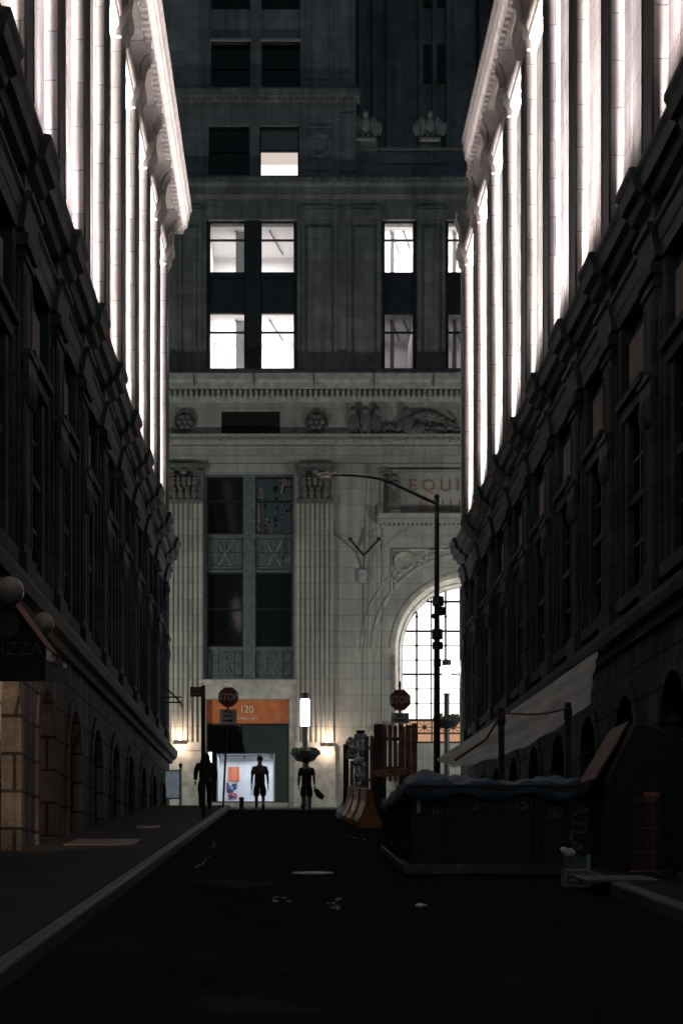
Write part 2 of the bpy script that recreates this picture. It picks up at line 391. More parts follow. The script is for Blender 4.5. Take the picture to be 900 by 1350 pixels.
    # top cornice with dentils
    ce = cap_end
    tc = MB(); prof(tc, [(a if a > 0 else a*ck, b) for a, b in [(.9,26.2),(-.3,26.2),(-.34,26.3),(-.62,26.3),(-.66,26.38),(-.78,26.42),(-.82,26.6),(-.82,26.66),(-.88,26.72),(-.92,26.95),(-1.0,27.05),(-1.0,27.14),(.3,27.3),(.9,27.3)]], yn, ce)
    mb = tc; yy = y0+.1
    while yy < ce-.1: B(mb, -.6*ck, -.36*ck, yy, yy+.16, 26.16, 26.3); yy += .36
    part(mb, 'top_cornice', 'litetrim')
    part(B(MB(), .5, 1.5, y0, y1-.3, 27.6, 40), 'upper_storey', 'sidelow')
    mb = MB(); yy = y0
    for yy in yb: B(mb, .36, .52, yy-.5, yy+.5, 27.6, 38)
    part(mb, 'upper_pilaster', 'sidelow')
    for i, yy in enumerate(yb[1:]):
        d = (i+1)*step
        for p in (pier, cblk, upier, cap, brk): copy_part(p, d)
        if yy + step*.5 + 1.2 < END:
            for p in (win, panel, wstrip, mould, attic, aw, surround, door): copy_part(p, d)
    # end corner pier and the cornice return round the corner
    mb = MB(); B(mb, .01, .5, END-.5, END+.02, ZC, ZT+.4); part(mb, 'corner_pier', 'side')
    mb = MB(); B(mb, .01, .5, END-.6, END+.03, zl, 12.55); part(mb, 'corner_pier', 'sidelow')
    return root, yb

left, ybl = side_building(-1, WL, 28.6, 4.08, 12, 'floodlit stone building with a pizza awning on its dark arched base', END+.75, .8)
right, ybr = side_building(1, WR, 29.9, 3.93, 12, 'floodlit stone building whose dark arched base stands behind the skip', 57.4, .5)

# ------------------------------------------------------------------ the tower that closes the street
YF = 75.0; S = F/YF
FX = lambda p: (p-380)/S
FZ = lambda p: E + (1163-p)/S
tower = thing('office_tower', 'limestone office tower with fluted pilasters and lit windows closing the end of the street', 'building', (0, YF+4, ground(YF)))
def fb(mb, p0, p1, q0, q1, d0, d1): return mb.box(FX(p0), FX(p1), YF-d1, YF-d0, FZ(q0), FZ(q1))
def tp(mb, name, mat='tower', parent=None, **k): return mb.build(name, M[mat], parent or tower, world=True, **k)
GB = 1075
# ground zone and giant order wall
mb = MB()
fb(mb, -900, 268, 497, GB, -.9, 0); fb(mb, 268, 388, 497, 624, -.9, 0); fb(mb, 268, 388, 899, 922, -.9, .0)
fb(mb, 268, 272, 922, 1058, -.9, 0); fb(mb, 381, 388, 922, 1058, -.9, 0); fb(mb, 268, 388, 1058, GB, -.9, 0)
ax, ay, ar, gr = 616, 856, 98, 84
fb(mb, 388, ax-ar, 497, GB, -.9, 0); fb(mb, ax+ar, 1700, 497, GB, -.9, 0)
fb(mb, ax-ar, ax+ar, 497, ay-ar, -.9, 0); fb(mb, ax-ar, ax+ar, 980, GB, -.9, 0)
n = 28
for k in range(n):
    t0, t1 = PI*k/n, PI*(k+1)/n
    P = [(ax+ar*math.cos(t), ay-ar*math.sin(t)) for t in (t0, t1)]
    mb.prism([(FX(P[0][0]),FZ(P[0][1])),(FX(P[0][0]),FZ(ay-ar)),(FX(P[1][0]),FZ(ay-ar)),(FX(P[1][0]),FZ(P[1][1]))], 'y', YF, YF+.9)
tp(mb, 'lower_wall')
# splayed arch reveal with sunk panels
def arch_ring(mb, r0, d0, r1, d1, q=979.9):
    path = [(ax-r0, q, ax-r1)]
    A = [(FX(ax-r0), YF+d0, FZ(q))]; Bq = [(FX(ax-r1), YF+d1, FZ(q))]
    for k in range(49):
        t = PI-PI*k/48
        A.append((FX(ax+r0*math.cos(t)), YF+d0, FZ(ay-r0*math.sin(t)))); Bq.append((FX(ax+r1*math.cos(t)), YF+d1, FZ(ay-r1*math.sin(t))))
    A.append((FX(ax+r0), YF+d0, FZ(q))); Bq.append((FX(ax+r1), YF+d1, FZ(q)))
    o = len(mb.v); n_ = len(A); mb.v += A+Bq
    for k in range(n_-1): mb.f.append((o+k, o+k+1, o+n_+k+1, o+n_+k))
mb = MB()
for r0, d0, r1, d1 in ((ar+.3,-.012,ar-3,.012),(ar-3,.012,ar-3.6,.09),(ar-3.6,.09,ar-8.5,.42),(ar-8.5,.42,ar-9,.36),(ar-9,.36,ar-11,.46),(ar-11,.46,ar-11.2,.55),(ar-11.2,.55,gr-.6,.82)): arch_ring(mb, r0, d0, r1, d1)
tp(mb, 'arch_reveal', 'trim', normals=False)
for t0 in (.60, .84, 1.10, 1.36):
    mb = MB()
    for k in range(4):
        ta, tb = PI-t0-.045*k, PI-t0-.045*(k+1)
        o = len(mb.v)
        for t, r, d in ((ta, ar-4.6, .15), (tb, ar-4.6, .15), (tb, ar-7.4, .335), (ta, ar-7.4, .335)): mb.v.append((FX(ax+(r-.25)*math.cos(t)), YF+d-.004, FZ(ay-(r-.25)*math.sin(t))))
        mb.f.append((o, o+1, o+2, o+3))
    tp(mb, 'reveal_panel', 'carved', normals=False)
mb = MB()      # archivolt mouldings on the wall face
for r0, r1, d in ((ar+24, ar+29, .05), (ar+40, ar+43, .04), (ar+1, ar+4, .05)):
    for k in range(n):
        t0, t1 = PI*k/n, PI*(k+1)/n
        Q = [(FX(ax+r*math.cos(t)), FZ(ay-r*math.sin(t))) for r, t in ((r0,t0),(r1,t0),(r1,t1),(r0,t1))]
        mb.prism(Q, 'y', YF-d, YF+.03)
fb(mb, 503, 518, 853, 857, -.02, .06); fb(mb, 503.5, 504.5, 690, 1060, -.02, .05)
tp(mb, 'archivolt', 'trim')
M['lobby'] = emit('lit_lobby_glass', (1.0,.95,.92), 2.1)
mb = MB(); mb.prism([(FX(ax+gr*math.cos(PI*k/30)), FZ(ay-gr*math.sin(PI*k/30))) for k in range(31)] + [(FX(ax-gr),FZ(946)),(FX(ax+gr),FZ(946))], 'y', YF+.70, YF+.72)
aw = tp(mb, 'arched_window', 'lobby')
mb = MB()
for k in range(-4, 5):
    x = ax - 8 + 0 + k*19.2
    h = math.sqrt(max(gr**2-(x-ax)**2, 0))
    if h < 4: continue
    thick = 2.4 if k % 2 else 1.5
    fb(mb, x-thick*.5, x+thick*.5, ay-h, 946, -.69, -.60)
    for j in range(-4, 6):
        yq = 829.5+j*19.2
        if yq > ay-h+3 and yq < 944: mb.ell((FX(x), YF+.6, FZ(yq)), (.08,.05,.08) if k % 2 else (.05,.04,.05), 6, 5)
for q in (848.7, 867.8, 906, 925):
    fb(mb, ax-gr, ax+gr, q-.55, q+.55, -.684, -.612)
for q in (829.5, 886.7, 790):
    h = math.sqrt(gr**2-max(ay-q, 0)**2)
    fb(mb, ax-h, ax+h, q-1.35, q+1.35, -.685, -.61)
tp(mb, 'glazing_bars', 'frame', parent=aw)
M['amber'] = emit('amber_lit_glass', (1.0,.55,.32), .55)
mb = MB(); fb(mb, ax-gr, ax+gr, 948, 979, -.76, -.74); sp = tp(mb, 'lit_grille_panel', 'amber')
mb = MB(); fb(mb, ax-gr, ax+gr, 946, 949, -.75, -.58); fb(mb, ax-gr, ax+gr, 964, 966, -.73, -.64); fb(mb, ax-gr, ax+gr, 976, 980, -.75, -.58)
for k in range(9):
    x0 = ax-gr+k*19.2
    fb(mb, x0-.8, x0+.8, 949, 976, -.72, -.6)
    cx, cy = FX(x0+9.6), FZ(957)
    for a in range(4):
        t = a*PI/4; dx, dz = .33*math.cos(t), .28*math.sin(t)
        mb.tube([(cx-dx, YF+.66, cy-dz), (cx+dx, YF+.66, cy+dz)], .018, 5)
    mb.lathe((cx, YF+.65, cy), [(.001,0),(.1,0),(.1,.02),(.001,.02)], 10, 'y')
tp(mb, 'grille', 'frame', parent=sp)
# round medallion and foliage carved in the spandrel of the arch
mb = MB(); cx, cz = FX(532), FZ(740)
mb.lathe((cx, YF-.05, cz), [(.001,0),(.36,0),(.38,-.03),(.46,-.03),(.46,.06),(.001,.06)], 24, 'y')
fb(mb, 515, 517, 725, 785, -.02, .04); fb(mb, 515, 600, 723, 726, -.02, .04)
for k in range(34):
    t = random.random()
    px, py = (549+t*48, 730+random.random()*(16-13*t)) if k % 2 else (519+random.random()*10*(1-t), 756+t*24)
    mb.ell((FX(px), YF-.01, FZ(py)), (.05+.07*random.random(), .05, .05+.05*random.random()), 6, 5, Matrix.Rotation(random.random()*3, 3, 'Y'))
tp(mb, 'spandrel_carving', 'carved', smooth=True)

# fluted pilasters
def pilaster(c, hw=24):
    W = hw/S; prof = [(-W,.02)]; nfl = 7; fw = 2*W*.92/nfl; x = -W*.92
    prof += [(-W,-.16)]
    for k in range(nfl):
        prof.append((x+.02, -.16))
        for j in range(1, 6):
            t = PI*j/6; prof.append((x+fw/2-(fw/2-.03)*math.cos(t), -.16+.085*math.sin(t)))
        prof.append((x+fw-.02, -.16)); x += fw
    prof += [(W,-.16),(W,.02)]
    mb = MB(); mb.prism([(FX(c)+a, YF+b) for a, b in prof], 'z', FZ(981), FZ(664))
    p = tp(mb, 'fluted_pilaster', 'tower')
    mb = MB(); fb(mb, c-hw-2, c+hw+2, 979, 990, -.01, .24); fb(mb, c-hw-3, c+hw+3, 990, 1060, -.01, .2); fb(mb, c-hw-4, c+hw+4, 1060, GB, -.01, .27)
    tp(mb, 'pedestal', 'trim', parent=p, bevel=.02)
    mb = MB(); fb(mb, c-hw-1, c+hw+1, 659, 664, -.01, .22); fb(mb, c-hw+2, c+hw-2, 622, 659, -.01, .14); fb(mb, c-hw-3, c+hw+3, 613, 618, -.01, .32); fb(mb, c-hw-1, c+hw+1, 618, 622, -.01, .27)
    for row, (q, h, nn) in enumerate(((651,.26,4),(638,.24,5))):
        for k in range(nn):
            x = FX(c-hw+6+(2*hw-12)*(k+.5)/nn)
            mb.ell((x, YF-.18-.04*row, FZ(q)), (.12,.12,h), 8, 6); mb.ell((x, YF-.3-.04*row, FZ(q)+h*.75), (.1,.1,.07), 7, 5)
    for sx in (-1, 1):
        mb.lathe((FX(c+sx*(hw-6)), YF-.34, FZ(627)), [(.001,0),(.05,0),(.05,-.03),(.1,-.03),(.1,0),(.15,0),(.2,-.02),(.2,.2),(.001,.2)], 14, 'y')
    mb.ell((FX(c), YF-.3, FZ(623)), (.16,.1,.15), 8, 6); mb.ell((FX(c), YF-.3, FZ(634)), (.1,.1,.22), 8, 6)
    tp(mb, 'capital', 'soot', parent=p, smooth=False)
for c in (243, 415, -60, 820): pilaster(c)

# metal window bay between the pilasters
mb = MB(); fb(mb, 268, 272, 624, 899, -.5, -.12); fb(mb, 385.5, 388, 624, 899, -.5, -.12); fb(mb, 320.5, 336.5, 624, 899, -.5, -.16); fb(mb, 268, 388, 624, 627, -.5, -.14)
fb(mb, 272, 385.5, 704, 752, -.5, -.3); fb(mb, 272, 385.5, 853, 899, -.5, -.3)
fb(mb, 271, 386, 703, 707, -.5, -.2); fb(mb, 271, 386, 750, 753.5, -.5, -.2); fb(mb, 271, 386, 852, 856, -.5, -.2); fb(mb, 271, 386, 893, 896, -.5, -.2)
bay = tp(mb, 'window_bay', 'bronze', bevel=.012)
for x0, x1 in ((274, 319), (338, 384)):
    for q0, q1 in ((710, 747), (859, 891)):
        mb = MB()
        cx, cz, w, h = FX((x0+x1)/2), FZ((q0+q1)/2), (x1-x0)/S/2-.04, (q1-q0)/S/2-.03
        y = YF+.29
        for a, b in (((-w,-h),(w,-h)),((-w,h),(w,h)),((-w,-h),(-w,h)),((w,-h),(w,h)),((-w*.5,-h),(-w*.5,h)),((w*.5,-h),(w*.5,h)),((-w,0),(w,0)),((0,-h),(0,h)),((-w*.5,-h),(w*.5,h)),((-w*.5,h),(w*.5,-h))):
            mb.tube([(cx+a[0], y, cz+a[1]), (cx+b[0], y-.02, cz+b[1])], .05, 5)
        mb.lathe((cx, y-.05, cz), [(.001,0),(.1,0),(.12,.06),(.001,.06)], 10, 'y')
        tp(mb, 'star_panel', 'bronze', parent=bay)
mb = MB(); fb(mb, 262, 391, 896.5, 901, -.1, .22); fb(mb, 265, 391, 901, 904, -.05, .1); tp(mb, 'sill', 'trim')

def window(p0, p1, q0, q1, depth=.3, lit=None, rail=.5, gmat='pane'):
    mb = MB(); t = 2.0
    d0, d1 = -depth-.08, -depth+.04
    fb(mb, p0, p0+t, q0, q1, d0, d1); fb(mb, p1-t, p1, q0, q1, d0, d1); fb(mb, p0+t, p1-t, q0, q0+t, d0, d1); fb(mb, p0+t, p1-t, q1-t, q1, d0, d1)
    r = q0+(q1-q0)*rail
    fb(mb, p0+t, p1-t, r-1.1, r+1.1, d0+.002, d1-.002)
    w = tp(mb, 'window', 'frame')
    mb = MB(); fb(mb, p0+t-.2, p1-t+.2, q0+t-.2, q1-t+.2, d0+.01, d0+.03)
    tp(mb, 'pane', gmat, parent=w)
    return w
for p0, p1 in ((272, 320.5), (336.5, 385.5)):
    w1 = window(p0, p1, 627, 703, rail=.42, gmat='wavy' if p0 > 300 else 'pane'); w2 = window(p0, p1, 753.5, 852, rail=.49)
    mb = MB(); fb(mb, p0+2, p1-2, 756, 800, -.46, -.44); tp(mb, 'blind', 'dark', parent=w2)
mb = MB(); fb(mb, 268, 388, 624, 899, -2.0, -1.9); tp(mb, 'dim_interior', 'dark')
# vague office things behind the lower panes
mb = MB(); fb(mb, 340, 352, 806, 850, -1.5, -1.4); fb(mb, 366, 372, 815, 850, -1.4, -1.3); fb(mb, 352, 385, 830, 850, -1.6, -1.5); fb(mb, 276, 296, 822, 826, -1.4, -1.3)
tp(mb, 'office_cabinet', 'room')

# storefront
mb = MB(); fb(mb, 268, 391, 904, 921.5, -.02, .06); fb(mb, 381.5, 391, 921.5, 1058, -.02, .05); fb(mb, 264, 271.5, 921.5, 1058, -.02, .05)
tp(mb, 'stone_surround', 'trim', bevel=.01)
mb = MB(); fb(mb, 272, 381, 922, 953, -.35, -.22)
M['orange'] = plain('orange_sign_board', (.52,.16,.06), .45, noise=.15, scale=3)
sign = tp(mb, 'sign_board', 'orange')
lettering('120', .47, M['white'], sign, facing(FX(325), YF+.21, FZ(935), .9), True, bold=-.004)
lettering('BROADWAY', .19, M['white'], sign, facing(FX(324), YF+.21, FZ(946.5), 1.05), True, bold=-.002)
mb = MB()
fb(mb, 272, 274, 953, 1058, -.4, -.28); fb(mb, 379, 381, 953, 1058, -.4, -.28); fb(mb, 274, 379, 953, 955.5, -.4, -.28); fb(mb, 274, 379, 1056, 1058, -.4, -.28); fb(mb, 325, 326.2, 955.5, 992, -.4, -.3)
shop = tp(mb, 'shop_window', 'frame')
mb = MB(); fb(mb, 274, 379, 955.5, 1056, -.36, -.35); M['shopglass'] = glass('shop_glass', .02, .05, (.85,.92,.95)); tp(mb, 'pane', 'shopglass', parent=shop)
mb = MB(); fb(mb, 272, 381, 953, 1058, -3.2, -3.1); tp(mb, 'shop_back_wall', 'dark')
M['gallery'] = plain('gallery_white_wall', (.8,.78,.8), .7, noise=.03)
mb = MB(); fb(mb, 286, 361, 992, 1057, -1.62, -1.55); fb(mb, 285, 287, 992, 1057, -1.55, -.5); fb(mb, 360, 362, 992, 1057, -1.55, -.5); fb(mb, 285, 362, 1056, 1057.5, -1.5, -.5)
gal = tp(mb, 'gallery_display', 'gallery')
mb = MB(); fb(mb, 286, 361, 991, 993, -1.5, -.5)
for p in (289, 322, 357): mb.lathe((FX(p), YF+.6, FZ(995)), [(.05,0),(.05,-.12),(.001,-.12)], 8, 'z')
tp(mb, 'track_rail', 'frame', parent=gal)
def art_mat(name, cols, scale, wave=False, seed=0):
    m, nt, b, out = new_mat(name); N = nt.nodes.new; L = nt.links.new
    g = N('ShaderNodeNewGeometry')
    if wave:
        t = N('ShaderNodeTexWave'); t.inputs['Scale'].default_value = scale; t.inputs['Distortion'].default_value = 2.5; o = t.outputs['Fac']
    else:
        t = N('ShaderNodeTexVoronoi'); t.inputs['Scale'].default_value = scale
        sx = N('ShaderNodeSeparateColor'); L(t.outputs['Color'], sx.inputs[0]); o = sx.outputs[0]
    L(g.outputs['Position'], t.inputs['Vector'])
    cr = N('ShaderNodeValToRGB'); cr.color_ramp.interpolation = 'CONSTANT' if not wave else 'LINEAR'
    el = cr.color_ramp.elements
    while len(el) < len(cols): el.new(.5)
    for i, c in enumerate(cols): el[i].position = i/len(cols); el[i].color = (*c, 1)
    L(o, cr.inputs[0]); L(cr.outputs[0], b.inputs['Base Color']); b.inputs['Roughness'].default_value = .6
    return m
M['art1'] = art_mat('orange_abstract', [(.75,.2,.05),(.8,.3,.1),(.25,.2,.4),(.85,.15,.02)], .9, True)
M['art2'] = art_mat('colour_patch_abstract', [(.7,.7,.65),(.1,.2,.5),(.8,.4,.05),(.5,.5,.45),(.05,.05,.08),(.7,.1,.1)], 7)
M['art3'] = art_mat('pale_abstract', [(.5,.52,.55),(.6,.6,.62)], 3)
for p0, p1, q0, q1, mt in ((299,314,1008,1027,'art1'),(297,311,1029,1052,'art2'),(329,338,1007,1046,'art3')):
    mb = MB(); fb(mb, p0, p1, q0, q1, -1.54, -1.49); tp(mb, 'painting', mt, parent=gal, bevel=.01)
M['tube'] = emit('white_lit_panel', (1,.95,.93), 3)
mb = MB(); fb(mb, 273.5, 278.5, 990, 1010, -.7, -.66); tp(mb, 'lit_panel', 'tube')

# entablature of the giant order
mb = MB(); fb(mb, -900, 1700, 586, 611, -.01, .14); fb(mb, -900, 1700, 599, 611, -.01, .10); fb(mb, -900, 1700, 589, 591, 0, .18)
tp(mb, 'architrave', 'tower')
mb = MB(); fb(mb, -900, 1700, 577, 586, -.01, .28); fb(mb, -900, 1700, 574.5, 578, -.01, .36)
for k in range(150): fb(mb, 100+k*4.2, 102.4+k*4.2, 579.5, 583.5, .2, .34)
tp(mb, 'string_course', 'carved')
mb = MB(); fb(mb, -900, 292, 531, 574.5, -.01, .10); fb(mb, 369, 1700, 531, 574.5, -.01, .10); fb(mb, 292, 369, 531, 543, -.01, .10)
tp(mb, 'frieze', 'tower')
mb = MB(); fb(mb, 292, 369, 543, 574.5, .0, .03)
for k in range(9): fb(mb, 293, 368, 545+k*3.3, 546.4+k*3.3, .03, .05)
tp(mb, 'frieze_vent', 'dark')
mb = MB(); mb.prism([(YF+.01,FZ(531)),(YF-.2,FZ(531)),(YF-.22,FZ(527)),(YF-.22,FZ(526)),(YF-.22,FZ(517)),(YF-.5,FZ(516)),(YF-.56,FZ(509)),(YF-.66,FZ(506)),(YF-.7,FZ(498)),(YF-.66,FZ(496)),(YF+.01,FZ(494))], 'x', FX(-900), FX(1700))
for k in range(72): fb(mb, 180+k*7.1, 183.8+k*7.1, 518, 526.5, .2, .47)
cor = tp(mb, 'main_cornice', 'trim')
mb = MB()
for k in range(12): fb(mb, 100+k*78.2, 101+k*78.2, 497.5, 514, .6, .706)
tp(mb, 'cornice_joint', 'dark', parent=cor)

def rosette(px, py, r):
    mb = MB(); R = r/S; c = (FX(px), YF-.1, FZ(py))
    mb.lathe(c, [(R*.86,.02),(R*.86,-.1),(R,-.1),(R,.05),(R*.86,.05)], 24, 'y')
    mb.lathe(c, [(.001,-.02),(R*.84,-.02),(R*.84,.02),(.001,.02)], 20, 'y')
    for k in range(6):
        t = k*PI/3; mb.ell((c[0]+R*.48*math.cos(t), c[1]-.05, c[2]+R*.48*math.sin(t)), (R*.26,.1,R*.26), 8, 6)
    mb.ell((c[0], c[1]-.07, c[2]), (R*.22,.12,R*.22), 8, 6)
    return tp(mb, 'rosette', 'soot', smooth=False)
rosette(244, 557, 15); rosette(417, 557, 16)
def blob(mb, px, py, rx, ry, rot=0, d=.14, dep=.12):
    mb.ell((FX(px), YF-d, FZ(py)), (rx/S, dep, ry/S), 9, 7, Matrix.Rotation(rot, 3, 'Y'))
mb = MB()      # eagle with raised wings
for sx in (-1, 1):
    for k in range(5): blob(mb, 481+sx*(8+k*2.6), 556+abs(k-1)*1.5, 3, 17-k*1.6, sx*.12, .14+.01*k)
    blob(mb, 481+sx*16, 543, 5, 6, 0, .2); blob(mb, 481+sx*4.5, 571, 3, 9, sx*.2, .22); blob(mb, 481+sx*13, 572, 6, 8, 0, .16)
blob(mb, 481, 556, 7, 15, 0, .26, .16); blob(mb, 481, 543, 5, 6, 0, .32, .14); blob(mb, 483, 545, 3, 2, 0, .42)
fb(mb, 460, 503, 578, 581, .0, .3)
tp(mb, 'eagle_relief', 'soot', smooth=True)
mb = MB()      # reclining winged figure among scrolls
blob(mb, 535, 545, 6, 7, 0, .26); blob(mb, 537, 561, 9, 15, 0, .24, .18); blob(mb, 527, 562, 5, 13, .5, .2); blob(mb, 548, 568, 14, 8, -.35, .26, .16); blob(mb, 565, 573, 15, 6, .1, .24)
for k in range(7): blob(mb, 548+k*8, 549-5*math.sin(k*.7)+k*1.3, 9, 4.5, -.5+.15*k, .16)
for k in range(6): blob(mb, 560+k*8, 565+2*(k % 2), 7, 3.5, .4, .18)
for k in range(9):
    t = k*.75; blob(mb, 514+10*math.cos(t)*(1-k*.07), 568+9*math.sin(t)*(1-k*.07), 4.2, 3, t, .15)
for k in range(22): blob(mb, 545+random.random()*58, 543+random.random()*32, 2+3*random.random(), 1.5+2*random.random(), random.random()*3, .13+.08*random.random())
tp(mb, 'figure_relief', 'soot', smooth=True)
# name panel over the arch
mb = MB(); fb(mb, 503, 505.5, 622, 682, -.01, .12); fb(mb, 503, 760, 620, 625, -.01, .12)
fb(mb, 497, 770, 681, 691, -.01, .34); fb(mb, 499, 768, 679, 681.5, -.01, .44); fb(mb, 503, 764, 691, 695, -.01, .14)
for k in range(20): fb(mb, 508+k*6, 511.5+k*6, 690.5, 694.5, .1, .28)
npn = tp(mb, 'name_panel', 'tower')
mb = MB(); zb = FZ(679)
mb.lathe((FX(519.5), YF-.22, zb), [(.001,0),(.32,0),(.32,.14),(.24,.2),(.22,.34),(.27,.42),(.24,.9),(.2,1.05),(.28,1.2),(.3,1.36),(.2,1.5),(.24,1.66),(.12,1.78),(.001,1.8)], 14)
tp(mb, 'urn_finial', 'soot', parent=npn)
lettering('EQUITABLE', .78, M['letter'], npn, facing(FX(538.5), YF-.012, FZ(641)), True, align='LEFT', bold=-.004, space=1.45)
lettering('BUILDING', .78, M['letter'], npn, facing(FX(552), YF-.012, FZ(667)), True, align='LEFT', bold=-.004, space=1.45)
# vertical joints / ropes come later.  Upper storeys
mb = MB()
fb(mb, -900, 272, 262, 494, -.9, -.02); fb(mb, 392, 503, 262, 494, -.9, -.02); fb(mb, 549, 587, 262, 494, -.9, -.02); fb(mb, 633, 1700, 262, 494, -.9, -.02)
for a, b in ((272, 392), (503, 549), (587, 633)): fb(mb, a, b, 262, 289, -.9, -.021); fb(mb, a, b, 486, 494, -.9, -.021)
tp(mb, 'upper_wall', 'upper')
for a, b in ((236, 266), (398, 444), (459, 500), (551, 585)):
    mb = MB()
    for p0, p1, q0, q1 in ((a, b, 272, 276), (a, a+3, 276, 488), (b-3, b, 276, 488), (a+8, b-8, 300, 470)): fb(mb, p0, p1, q0, q1, -.03, .05)
    fb(mb, a-2, b+2, 462, 486, -.03, .03); fb(mb, a-3, b+3, 276.5, 287, -.03, .08)
    tp(mb, 'pier_panel', 'upper')
M['spandrel'] = plain('dark_metal_spandrel', (.035,.042,.05), .5, .3, noise=.3)
for a, b in ((503, 549), (587, 633)):
    mb = MB(); fb(mb, a, b, 357.5, 409.5, -.6, -.22); fb(mb, a, a+2.5, 289, 486, -.6, -.14); fb(mb, b-2.5, b, 289, 486, -.6, -.14); tp(mb, 'metal_spandrel', 'spandrel', bevel=.01)
mb = MB(); fb(mb, 272, 392, 357.5, 409.5, -.6, -.22)
fb(mb, 323.5, 343, 289, 486, -.6, -.12); fb(mb, 272, 275, 289, 486, -.6, -.14); fb(mb, 389, 392, 289, 486, -.6, -.14)
for p0, p1 in ((278, 321), (346, 388)): fb(mb, p0, p1, 366, 401, -.23, -.17)
tp(mb, 'metal_spandrel', 'spandrel', bevel=.01)
for p0, p1 in ((275, 323.5), (343, 389), (505.5, 546.5), (589.5, 630)):
    window(p0, p1, 289.5, 358, .3, rail=.35, gmat='clear'); window(p0, p1, 409, 485, .3, rail=.35, gmat='clear')
def room(p0, p1, q0, q1, power, bl=0):
    x0, x1, z0, z1 = FX(p0), FX(p1), FZ(q1)-.35, FZ(q0)+.12
    mb = MB(); yf, yk = YF+.62, YF+5
    mb.v += [(x0,yf,z0),(x1,yf,z0),(x1,yk,z0),(x0,yk,z0),(x0,yf,z1),(x1,yf,z1),(x1,yk,z1),(x0,yk,z1)]
    mb.f += [(0,1,2,3),(4,5,6,7),(1,2,6,5),(2,3,7,6),(3,0,4,7)]
    r = tp(mb, 'lit_room', 'room', normals=False)
    mb = MB(); mb.box(x0+(x1-x0)*.3, x0+(x1-x0)*.42, yf+1.2, yf+1.7, z0, z1-.02); tp(mb, 'office_column', 'room', parent=r)
    mb = MB()
    for k in range(2):
        xx = x0+(x1-x0)*(.3+.4*k); mb.tube([(xx, yf+.9, z1-.06), (xx+.6, yk-.6, z1-.06)], .035, 5)
    tp(mb, 'ceiling_track', 'bronze', parent=r)
    la = bpy.data.lights.new('office_light', 'AREA'); la.shape = 'RECTANGLE'; la.size = (x1-x0)*.8; la.size_y = 2.5; la.energy = power*1.45; la.color = (1,.965,.95)
    lo = bpy.data.objects.new('office_light', la); C.objects.link(lo); lo.location = ((x0+x1)/2, yf+2.6, z1-.22)
room(275, 389, 289, 358, 75); room(275, 389, 409, 485, 190); room(505, 547, 289, 358, 110); room(505, 547, 409, 485, 6); room(589, 631, 289, 358, 90); room(589, 631, 409, 485, 6)
# band course, fifth storey
mb = MB(); mb.prism([(YF+.9,FZ(262)),(YF-.1,FZ(262)),(YF-.16,FZ(258)),(YF-.16,FZ(248)),(YF-.3,FZ(245)),(YF-.36,FZ(238)),(YF-.3,FZ(235)),(YF+.9,FZ(234))], 'x', FX(-900), FX(1700))
for k in range(46): fb(mb, 180+k*11, 184+k*11, 239, 244, .3, .38)
tp(mb, 'band_course', 'upper')
TE = 470
mb = MB(); fb(mb, -900, 275, 135, 234, -.9, -.05); fb(mb, 329, 342, 135, 234, -.6, -.05); fb(mb, 394.5, TE, 135, 234, -11, -.05); fb(mb, 275, 329, 135, 164, -.9, -.051); fb(mb, 342, 394.5, 135, 164, -.9, -.051)
tp(mb, 'fifth_storey_wall', 'upper')
mb = MB(); mb.lathe((FX(420), YF-.02, FZ(192)), [(.001,.0),(.4,.0),(.42,-.05),(.55,-.05),(.55,.1),(.001,.1)], 24, 'y')
fb(mb, 402, 404, 168, 222, -.06, 0); fb(mb, 436, 438, 168, 222, -.06, 0); fb(mb, 402, 438, 166, 168, -.06, 0); fb(mb, 402, 438, 222, 224, -.06, 0); fb(mb, 449, 468, 150, 226, -.06, .01)
tp(mb, 'roundel_panel', 'upper')
window(275, 329, 164, 234, .3, rail=.45); window(342, 394.5, 164, 234, .3, rail=.45, gmat='clear')
M['blind'] = plain('black_roller_blind', (.01,.011,.012), .8, noise=.2)
mb = MB(); fb(mb, 344, 393, 166, 194, -.48, -.46); tp(mb, 'roller_blind', 'blind')
M['warm'] = emit('warm_lit_office', (1.0,.84,.75), .75); M['bright'] = emit('bright_lit_office', (1,.96,.93), 1.4)
mb = MB(); fb(mb, 342, 395, 190, 211, -.52, -.50); tp(mb, 'lit_office_wall', 'warm')
mb = MB(); fb(mb, 342, 395, 211.2, 236, -.52, -.5); tp(mb, 'lit_office_counter', 'bright')
mb = MB(); mb.prism([(YF+1,FZ(135)),(YF-.05,FZ(135)),(YF-.12,FZ(131)),(YF-.25,FZ(129)),(YF-.3,FZ(121)),(YF-.24,FZ(118)),(YF+1,FZ(117))], 'x', FX(-900), FX(TE+4))
for k in range(36): fb(mb, 182+k*8, 185+k*8, 130.5, 134.5, .08, .2)
tp(mb, 'band_course', 'upper')
mb = MB()
for a, b in ((-900, 278), (330, 344.5), (396, TE-2)): fb(mb, a, b, -650, 117, -.9 if b < 400 else -11, -.1)
rows = [53-103*k for k in range(7)]
for q in rows:
    for a, b in ((278, 330), (344.5, 396)): fb(mb, a, b, q-43, q, -.9, -.16)
for a, b in ((404, 432), (440, 462)): fb(mb, a, b, -650, 104, -.11, -.05)
tp(mb, 'tower_shaft', 'upper')
for q in rows[:3]:
    for a, b in ((278, 330), (344.5, 396)):
        window(a, b, q, q+63, .4, rail=.5)
        mb = MB(); fb(mb, a-1, b+1, q-3, q, -.3, -.02); tp(mb, 'window_lintel', 'trim')
mb = MB(); fb(mb, 268, 400, -650, 117, -.95, -.91); fb(mb, 268, 331, 160, 236, -.95, -.91); tp(mb, 'dim_interior', 'dark')
